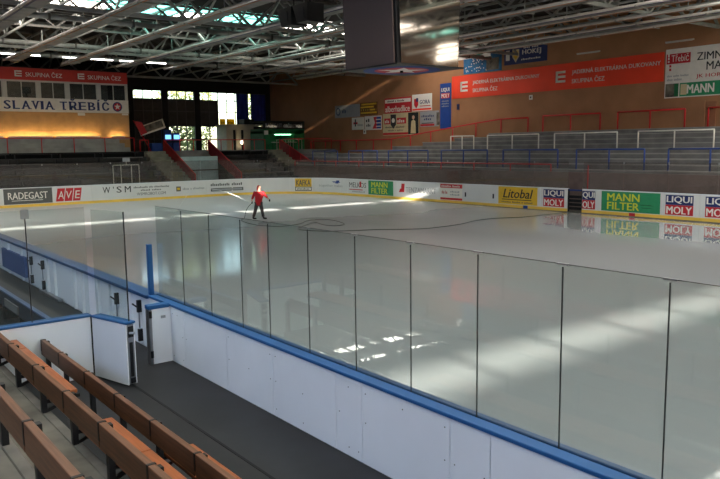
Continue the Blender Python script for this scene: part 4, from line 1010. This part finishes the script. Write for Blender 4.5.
F.plate('white_tab', 0.15, 0.5, 0.3, 1.0, 'print_white', t, 0.002, 0.008); F.plate('shield', 0, 0, 0, 0, 'print_beige', t, 0.002, 0.01, pts=[(0.75, 1.0), (0.75, 0.5), (1.05, 0.12), (1.35, 0.5), (1.35, 1.0)]); F.plate('shield_face', 0, 0, 0, 0, 'print_yellow', t, 0.01, 0.014, pts=[(0.85, 0.9), (0.85, 0.55), (1.05, 0.3), (1.25, 0.55), (1.25, 0.9)])
# cluster of small sponsor posters
def sp(label, x, m, build):
    """x = (u_left, u_right, z0, z1)"""
    t, F = wsign(label, x[0], x[1], x[2], x[3], m, 'poster', 'wall_poster'); build(t, F, x[0] - x[1], x[3] - x[2])
def b1(t, F, w, h): disc(F, 0.5, h / 2, 0.36, 'print_navy', t, 0.002, 0.008); disc(F, 0.5, h / 2, 0.24, 'print_grey', t, 0.008, 0.01); F.text((3,), 1.15, h * .36, 0.65, 0.35, 'print_navy', t, bold=0.02); F.text((5,), 2.1, h * .4, 1.4, 0.25, 'print_grey', t)
sp('silver-grey sponsor poster with round navy seal', (56.2, 52.4, 6.22, 7.35), 'print_grey', b1)
def b2_(t, F, w, h):
    for k in range(4): F.plate('bar', 0.1 + 0.12 * (k % 2), w - 0.15 - 0.2 * (k % 3), 0.14 + 0.25 * k, 0.28 + 0.25 * k, 'print_yellow', t, 0.002, 0.008)
    F.text((4,), 0.3, 0.38, 1.2, 0.2, 'print_black', t, 0.012, bold=0.02)
sp('brown and yellow striped sponsor poster', (52.35, 49.85, 6.30, 7.42), 'print_brown', b2_)
def b3(t, F, w, h): F.plate('mark', 0.25, 0.85, 0.5, 0.68, 'print_red', t, 0.002, 0.008); F.plate('mark', 0.45, 0.62, 0.3, 0.95, 'print_black', t, 0.002, 0.01); F.text((5,), 0.85, 0.32, 0.8, 0.22, 'print_grey', t)
sp('square white sponsor poster with red figure mark', (53.6, 51.8, 5.05, 6.15), 'print_white', b3)
def b4(t, F, w, h):
    F.plate('red_field', 0, 0, 0, 0, 'print_red', t, 0.002, 0.006, pts=[(1.1, 0.1), (1.7, 0.1), (1.7, h - 0.1), (1.25, h - 0.1), (1.45, h / 2)]); F.plate('blue_field', 1.7, w - 0.05, 0.1, h - 0.1, 'print_blue', t, 0.002, 0.006)
    for k in range(3): F.plate('white_bar', 1.6, w - 0.1, 0.25 + 0.3 * k, 0.33 + 0.3 * k, 'print_white', t, 0.006, 0.01)
    F.text((2,), 0.2, h * .58, 0.6, 0.28, 'print_black', t); F.text((3,), 0.25, h * .25, 0.65, 0.24, 'print_black', t, bold=0.03)
sp('white, red and blue arrow sponsor poster', (51.7, 49.35, 4.98, 6.2), 'print_white', b4)
def b5(t, F, w, h): F.plate('heading', 0.08, w - 0.08, h - 0.42, h - 0.12, 'print_white', t, 0.002, 0.008); F.text((6, 1, 6), 0.4, h - 0.34, 2.2, 0.14, 'print_black', t, 0.012); F.text('alberhadlice', 0.12, 0.1, w - 0.3, 0.5, 'print_white', t, 0.012, bold=0.02)
sp('wide red sponsor poster with white heading and white lettering', (48.9, 45.45, 6.32, 7.60), 'print_red', b5)
def b6(t, F, w, h): F.plate('shield', 0, 0, 0, 0, 'print_red', t, 0.002, 0.008, pts=[(0.25, 1.0), (0.25, 0.5), (0.5, 0.22), (0.75, 0.5), (0.75, 1.0)]); F.plate('shield_top', 0.5, 0.75, 0.75, 1.05, 'print_navy', t, 0.008, 0.012); F.text('GORA', 0.95, 0.55, 1.2, 0.32, 'print_navy', t, bold=0.02); F.plate('red_bar', 0.95, 2.2, 0.36, 0.42, 'print_red', t, 0.002, 0.008); F.plate('foot', 0.05, w - 0.05, 0.06, 0.2, 'banner_red', t, 0.002, 0.008)
sp('white sponsor poster with red and navy shield', (45.35, 43.0, 6.35, 7.7), 'print_white', b6)
def b7(t, F, w, h):
    F.plate('plaque', 0.2, 1.0, 0.95, 1.45, 'print_red', t, 0.002, 0.008); F.plate('plaque', 1.85, 3.05, 0.95, 1.45, 'print_red', t, 0.002, 0.008); F.text((3,), 0.3, 1.05, 0.6, 0.28, 'print_white', t, bold=0.02); F.text((4,), 1.95, 1.05, 0.95, 0.28, 'print_white', t, bold=0.02)
    F.plate('crest', 0, 0, 0, 0, 'print_black', t, 0.002, 0.012, pts=[(1.05, 1.75), (1.05, 0.9), (1.4, 0.55), (1.75, 0.9), (1.75, 1.75)]); disc(F, 1.4, 1.25, 0.2, 'print_white', t, 0.012, 0.014)
    F.plate('photo', 3.3, w - 0.02, 0.05, h - 0.03, 'kiosk_dark', t, 0.002, 0.008); F.plate('torso', 0, 0, 0, 0, 'print_beige', t, 0.008, 0.012, pts=[(3.6, 0.1), (4.25, 0.1), (4.2, 1.1), (3.95, 1.25), (3.7, 1.1)]); disc(F, 3.95, 1.42, 0.16, 'skin', t, 0.008, 0.012)
    F.plate('foot', 0.02, 3.3, 0.04, 0.22, 'print_red', t, 0.002, 0.006); F.text((9, 1, 10), 0.35, 0.62, 2.5, 0.14, 'print_black', t, 0.01); F.text((7, 1, 7), 0.7, 0.36, 2.0, 0.12, 'print_darkgrey', t, 0.01)
sp('beige sponsor poster with black crest and photo of a figure in white', (49.15, 44.55, 4.45, 6.30), 'print_beige', b7)
def b8(t, F, w, h): F.text((8,), 0.2, h * .62, 1.5, 0.18, 'print_navy', t); F.text((4,), 0.5, h * .42, 0.9, 0.18, 'print_navy', t); F.plate('foot', 0.05, 1.7, 0.06, 0.22, 'print_red', t, 0.002, 0.008); F.plate('figure', 1.95, 2.3, 0.1, h - 0.15, 'print_photo', t, 0.002, 0.008); F.plate('dark_bar', 0.2, 1.6, 0.26, 0.32, 'print_black', t, 0.002, 0.008)
sp('pale blue and white sponsor poster beside the tall blue banner', (44.4, 42.2, 5.05, 6.30), 'print_grey', b8)
# hung white panel behind the roof troughs
t = thing('roof_panel', 'white hung panel with teal oval behind the roof troughs', 'sign', (36.5, VW - 2.2, 9.9)); F = Face((38.9, 39.6, 9.75), (-1, 0, 0)); F.plate('sheet', 0, 3.3, 0, 1.0, 'sign_white', t, -0.03, 0); F.plate('oval', 0, 0, 0, 0, 'print_teal', t, 0.002, 0.01, pts=[(2.3 + 0.55 * math.cos(k * 0.314), 0.5 + 0.33 * math.sin(k * 0.314)) for k in range(20)]); F.text((4,), 0.7, 0.3, 0.9, 0.3, 'print_grey', t)
# small fittings on the wall
FWl = Face((0, VW, 0), (-1, 0, 0))
for lab, u, z, w, h, m in (('small white switch plate under the red banner', 33.2, 6.6, 0.28, 0.32, 'print_white'), ('small dark blue wall sign below the red banner end', 40.2, 6.25, 0.25, 0.42, 'print_navy'), ('small white box on the brown wall beside the arrow poster', 51.9, 4.65, 0.35, 0.4, 'print_white')):
    t = thing('wall_plate', lab, 'plate', (u, VW, z)); F = Face((u, VW - 0.01, z), (-1, 0, 0)); F.plate('plate', 0, w, 0, h, m, t, 0, 0.05); F.plate('inset', w * .3, w * .7, h * .3, h * .7, 'print_black', t, 0.05, 0.055)
for u in (28.6, 22.5):
    t = thing('wall_lamp', 'unlit tube lamp on the brown wall above the ' + ('red banner' if u > 25 else 'white stadium sign'), 'lamp', (u, VW, 9.2), 'tube lamps on the brown wall'); part('housing', B(u - 0.95, u + 0.75, VW - 0.09, VW, 9.28, 9.36), 'frame_white', t); part('tube', MB().tube([(u - 0.9, VW - 0.11, 9.27), (u + 0.7, VW - 0.11, 9.27)], 0.025), 'frame_white', t)
t = thing('wall_hatch', 'orange-brown hatch in the brown wall behind the red top barrier', 'hatch', (20.0, VW, 4.4)); part('leaf', B(20.12, 20.72, VW - 0.05, VW, 4.37, 5.78), 'hatch_brown', t); part('frame', B(20.72, 20.80, VW - 0.08, VW, 4.37, 5.85), 'wall_brown', t); part('handle', B(20.25, 20.6, VW - 0.09, VW - 0.05, 5.35, 5.42), 'dark_metal', t)

# ================================================================== SCOREBOARD CUBE
cu_, cv_ = 20.5, 18.0
sbx = thing('scoreboard', 'hanging metal scoreboard cube with club emblem underneath', 'scoreboard', (cu_, cv_, 6.25))
zb, zt_ = 6.3, 9.3; hb, ht = 1.52, 1.64
def sface(nu, nv, m, inset=0.16, out=0.02):
    tu, tv = -nv, nu
    q = []
    for z, hh in ((zb + 0.02, hb), (zt_, ht)):
        for s in (-1, 1): q.append((cu_ + nu * (hb + out) + tu * s * (hb - inset), cv_ + nv * (hh + out) + tv * s * (hh - inset), z))
    return MB().prism([q[0], q[1], q[3], q[2]], (-nu * 0.06, -nv * 0.06, 0))
core = MB(); vs = [W(cu_ + a * (hb - 0.06), cv_ + b * h_, z) for z, h_ in ((zb + 0.02, hb - 0.06), (zt_, ht - 0.06)) for a, b in ((-1, -1), (1, -1), (1, 1), (-1, 1))]
part('core', core.add(vs, [(0, 1, 2, 3), (4, 7, 6, 5), (0, 4, 5, 1), (1, 5, 6, 2), (2, 6, 7, 3), (3, 7, 4, 0)]), 'dark_metal', sbx)
part('matte_face', sface(0, -1, 'score_matte'), 'score_matte', sbx, label='dull dark screen face'); part('metal_face', sface(-1, 0, 'score_metal'), 'score_metal', sbx, label='brushed shiny metal face'); part('metal_face', sface(1, 0, 'm'), 'score_metal', sbx); part('matte_face', sface(0, 1, 'm'), 'score_matte', sbx)
bp = part('bottom_panel', B(cu_ - 1.6, cu_ + 1.6, cv_ - 1.6, cv_ + 1.6, zb - 0.03, zb + 0.02), 'black_gloss', sbx)
FB = Face((cu_, cv_, zb - 0.03), (0, 1, 0), (1, 0, 0))
if FB.n.z > 0: FB.n = -FB.n
disc(FB, 0, 0, 1.42, 'print_blue', bp, 0.002, 0.006); disc(FB, 0, 0, 1.0, 'print_red', bp, 0.006, 0.010); star(FB, 0, 0, 0.95, 'print_white', bp, 0.010, 0.014)
for a in (-1.2, 1.2):
    for b in (-1.2, 1.2): part('hanger', MB().tube([(cu_ + a, cv_ + b, zt_), (cu_ + a, cv_ + b, 11.4)], 0.03), 'dark_metal', sbx)
part('bolt', MB().tube([(cu_ - 0.0, cv_, zb - 0.12), (cu_, cv_, zb - 0.02)], 0.06), 'dark_metal', bp)

# loudspeakers hung by the scoreboard
for k, (u, v) in enumerate(((26.4, 17.2), (25.2, 17.2))):
    t = thing('loudspeaker', 'black trapezoid loudspeaker hung under the roof, boxy half' if k else 'black trapezoid loudspeaker hung under the roof with lit front panel', 'loudspeaker', (u, v, 8.7))
    part('cabinet', MB().prism([(u - 0.55, v - 0.5, 9.25), (u + 0.55, v - 0.5, 9.25), (u + 0.38, v - 0.4, 8.55), (u - 0.38, v - 0.4, 8.55)], (0, 0.8, 0)), 'black_gloss', t)
    part('grille', MB().prism([(u - 0.25, v - 0.52, 9.1), (u + 0.25, v - 0.52, 9.1), (u + 0.2, v - 0.45, 8.7), (u - 0.2, v - 0.45, 8.7)], (0, 0.02, 0)), 'seat_dark', t)
    part('yoke', MB().tube([(u, v, 9.25), (u, v, 11.3)], 0.03), 'dark_metal', t)

# ================================================================== PERSON WATERING THE ICE
def skin(name, chains, m, parent=None, levels=2):
    """one continuous skinned surface from joint chains: list of [(u, v, z, r), ...]; joints with equal place are shared"""
    vs = []; rad = []; es = []; idx = {}
    for ch in chains:
        prev = None
        for (u, v, z, r) in ch:
            k = (round(u, 4), round(v, 4), round(z, 4))
            if k not in idx: idx[k] = len(vs); vs.append(W(u, v, z)); rad.append(r)
            if prev is not None and prev != idx[k]: es.append((prev, idx[k]))
            prev = idx[k]
    me = bpy.data.meshes.new(name); me.from_pydata(vs, es, []); ob = bpy.data.objects.new(name, me)
    ob.modifiers.new('s', 'SKIN'); ob.modifiers.new('d', 'SUBSURF').levels = levels
    for i, sv in enumerate(me.skin_vertices[0].data): sv.radius = (rad[i], rad[i]); sv.use_root = (i == 0)
    out = eval_mesh(ob); bpy.data.objects.remove(ob)
    out.materials.clear(); out.materials.append(MATS[m])
    for p in out.polygons: p.use_smooth = True
    o = link(name, out, parent); return o
PU_, PV_ = 31.4, 18.1
# the picture's right for this viewer: r, depth: f
rx = Vector((-0.615, 0.788)); fx = Vector((0.783, 0.609))
def J(a, d, z, r): return (PU_ + rx.x * a + fx.x * d, PV_ + rx.y * a + fx.y * d, z, r)
K = 0.94
def JJ(L): return [J(a * K, d * K, z * K, r * K) for a, d, z, r in L]
per = thing('person', 'person in red hooded jacket and dark trousers walking with a hose on the ice', 'person', (PU_, PV_, 0))
hip = (0.0, 0, 0.92, 0.13); chest = (0.02, 0, 1.30, 0.15); neck = (0.03, 0, 1.50, 0.065)
# body: skin from head to hands
skin('body', [JJ([hip, (0.01, 0, 1.1, 0.125), chest, neck, (0.05, 0, 1.60, 0.075), (0.06, -0.01, 1.68, 0.095), (0.06, 0, 1.76, 0.07)]),
      JJ([chest, (-0.17, 0, 1.42, 0.06), (-0.27, 0.02, 1.20, 0.045), (-0.33, -0.08, 1.02, 0.038), (-0.345, -0.12, 0.95, 0.035)]),
      JJ([chest, (0.20, 0, 1.42, 0.06), (0.36, -0.02, 1.24, 0.045), (0.52, -0.06, 1.10, 0.036), (0.57, -0.08, 1.05, 0.033)]),
      JJ([hip, (-0.09, 0, 0.84, 0.09), (-0.17, -0.02, 0.48, 0.06), (-0.30, 0.0, 0.10, 0.042)]),
      JJ([hip, (0.10, 0, 0.84, 0.09), (0.17, -0.02, 0.50, 0.06), (0.24, 0.0, 0.10, 0.042)])], 'skin', per)
skin('jacket', [JJ([(0.0, 0, 0.68, 0.20), (0.0, 0, 0.90, 0.20), (0.01, 0, 1.12, 0.20), (0.02, 0, 1.32, 0.205), (0.03, 0, 1.47, 0.13)]),
      JJ([(0.02, 0, 1.32, 0.205), (-0.19, 0, 1.40, 0.09), (-0.28, 0.02, 1.20, 0.075), (-0.325, -0.07, 1.05, 0.06)]),
      JJ([(0.02, 0, 1.32, 0.205), (0.22, 0, 1.40, 0.09), (0.37, -0.02, 1.24, 0.072), (0.50, -0.055, 1.12, 0.058)])], 'jacket_red', per)
skin('trousers', [JJ([(0.0, 0, 0.90, 0.15), (-0.09, 0, 0.82, 0.125), (-0.17, -0.02, 0.48, 0.095), (-0.30, 0.0, 0.09, 0.08)]), JJ([(0.0, 0, 0.90, 0.15), (0.10, 0, 0.82, 0.125), (0.17, -0.02, 0.50, 0.095), (0.24, 0.0, 0.09, 0.08)])], 'trouser_grey', per)
for a, b in ((-0.31, -0.20), (0.24, 0.40)): skin('boot', [JJ([(a, 0, 0.12, 0.06), (a, 0, 0.055, 0.055), (a + 0.10, -0.05, 0.045, 0.05), (a + 0.19, -0.08, 0.04, 0.038)])], 'boot_black', per, 1)
skin('hood', [JJ([(0.0, 0.04, 1.46, 0.11), (0.01, 0.05, 1.58, 0.105), (0.03, 0.05, 1.70, 0.11), (0.05, 0.03, 1.79, 0.075)])], 'jacket_red', per)
skin('hair', [JJ([(0.03, 0.02, 1.70, 0.09), (0.06, 0.0, 1.765, 0.075)])], 'hair_brown', per, 1)
skin('nose', [JJ([(0.10, -0.10, 1.675, 0.016), (0.112, -0.118, 1.66, 0.014)])], 'skin', per, 1)
for a in (0.06, 0.125): skin('eye', [JJ([(a, -0.092, 1.70, 0.011), (a + 0.004, -0.10, 1.70, 0.010)])], 'boot_black', per, 1)
for (hx, hd_, hz, sg) in ((-0.345, -0.12, 0.94, 1), (0.575, -0.085, 1.045, 1)):
    skin('hand', [JJ([(hx, hd_, hz, 0.038), (hx + 0.02, hd_ - 0.02, hz - 0.05, 0.036)])] + [JJ([(hx + 0.02, hd_ - 0.02, hz - 0.05, 0.036), (hx + 0.02 + (k - 1.5) * 0.02, hd_ - 0.03, hz - 0.09, 0.012), (hx + 0.03 + (k - 1.5) * 0.02, hd_ - 0.045, hz - 0.115 + abs(k - 1.5) * 0.008, 0.010)]) for k in range(4)] + [JJ([(hx, hd_, hz, 0.038), (hx + 0.05, hd_ - 0.035, hz - 0.03, 0.013), (hx + 0.058, hd_ - 0.05, hz - 0.055, 0.011)])], 'boot_black', per, 1)
# hose from the far gate over the ice to the hand
hp = [(22.62, 32.1, 0.03), (22.64, 31.85, 0.05), (22.66, 31.6, 0.04)] + [(u, v, 0.03) for u, v in [(22.7, 29.6), (22.7, 27.6), (23.2, 26.4), (23.2, 25.0), (22.6, 23.3), (22.4, 21.9), (22.5, 20.7), (23.6, 19.1), (24.1, 18.0), (24.8, 17.2), (26.0, 16.9), (27.2, 18.1), (27.75, 19.0), (26.6, 18.7), (26.0, 18.9), (26.3, 19.6), (27.9, 20.2), (28.7, 20.1), (28.8, 19.3), (27.7, 17.95), (27.7, 16.8), (29.2, 16.5), (31.2, 17.0)]]
hand = J(-0.33 * K, -0.14 * K, 0.88 * K, 0)
hp += [(31.7, 17.45, 0.1), (31.75, 17.62, 0.5), (hand[0], hand[1], hand[2])]
def smooth_path(P, n=6):
    out = []
    for i in range(len(P) - 1):
        p0_, p1_, p2_, p3_ = (Vector(P[max(i - 1, 0)]), Vector(P[i]), Vector(P[i + 1]), Vector(P[min(i + 2, len(P) - 1)]))
        for k in range(n):
            t_ = k / n; out.append(0.5 * ((2 * p1_) + (p2_ - p0_) * t_ + (2 * p0_ - 5 * p1_ + 4 * p2_ - p3_) * t_ ** 2 + (3 * p1_ - p0_ - 3 * p2_ + p3_) * t_ ** 3))
    out.append(Vector(P[-1])); return [(q[0], q[1], max(q[2], 0.014)) for q in out]
tag(part('hose', MB().tube(smooth_path(hp), 0.014, 8), 'hose_black', smooth=True), 'dark water hose snaking over the ice from the far gate to the person', 'hose')
jet = [(hand[0] + 0.05, hand[1] - 0.1, hand[2] + 0.02)] + [(hand[0] + 0.05 + 2.2 * k / 8 * 0.5, hand[1] - 0.1 - 2.6 * k / 8, hand[2] + 0.02 + 1.0 * math.sin(k / 8 * 1.6) - 0.35 * (k / 8) ** 2) for k in range(1, 9)] + [(hand[0] + 1.5, hand[1] - 3.3, 0.55), (hand[0] + 1.6, hand[1] - 3.8, 0.03)]
tag(part('water_jet', MB().tube(smooth_path(jet, 3), 0.009, 6), 'water', smooth=True), 'thin pale jet of water arching from the hose towards the end boards', 'water')

# ================================================================== OUTSIDE THE WINDOWS
struct('floor_outside', B(UW + 0.3, 110, -10, 80, -0.6, 0.0), 'grass')
def tree(u, v, h, label, seed):
    rg = random.Random(seed); t = thing('tree', label, 'tree', (u, v, 0), 'trees outside the end windows')
    part('trunk', MB().tube([(u, v, 0), (u + 0.1, v, h * 0.3), (u, v + 0.15, h * 0.6)], [0.28, 0.22, 0.1], 8), 'bark', t)
    for k in range(6):
        a = k * 1.05; part('branch', MB().tube([(u, v, h * (0.25 + 0.05 * k)), (u + 1.6 * math.cos(a), v + 1.6 * math.sin(a), h * (0.40 + 0.06 * k))], [0.1, 0.04], 6), 'bark', t)
    mb = MB()
    for k in range(1500):
        a, b = rg.uniform(0, 6.283), rg.uniform(-1, 1); r = rg.uniform(0.5, 1) ** 0.5
        q = Vector((math.cos(a) * math.sqrt(1 - b * b) * 2.8 * r, math.sin(a) * math.sqrt(1 - b * b) * 2.8 * r, b * h * 0.42 * r)); c = W(u + q.x, v + q.y, h * 0.58 + q.z)
        d1 = Vector((rg.uniform(-1, 1), rg.uniform(-1, 1), rg.uniform(-1, 1))).normalized() * 0.22; d2 = d1.cross(Vector((rg.uniform(-1, 1), rg.uniform(-1, 1), 1))).normalized() * 0.14
        mb.add([c - d1, c + d2, c + d1, c - d2], [(0, 1, 2, 3)])
    o = part('foliage', mb, 'leaf', t); o['kind'] = 'stuff'
for k, (u, v, h) in enumerate(((77, 24.5, 11), (83, 29.6, 13), (77, 34.2, 11), (84, 39.5, 14), (77, 45.5, 12))):
    tree(u, v, h, ORD[k] + ' leafy sunlit tree outside the end windows counted from the press box side', 20 + k)

bpy.data.scenes.remove(TMP)
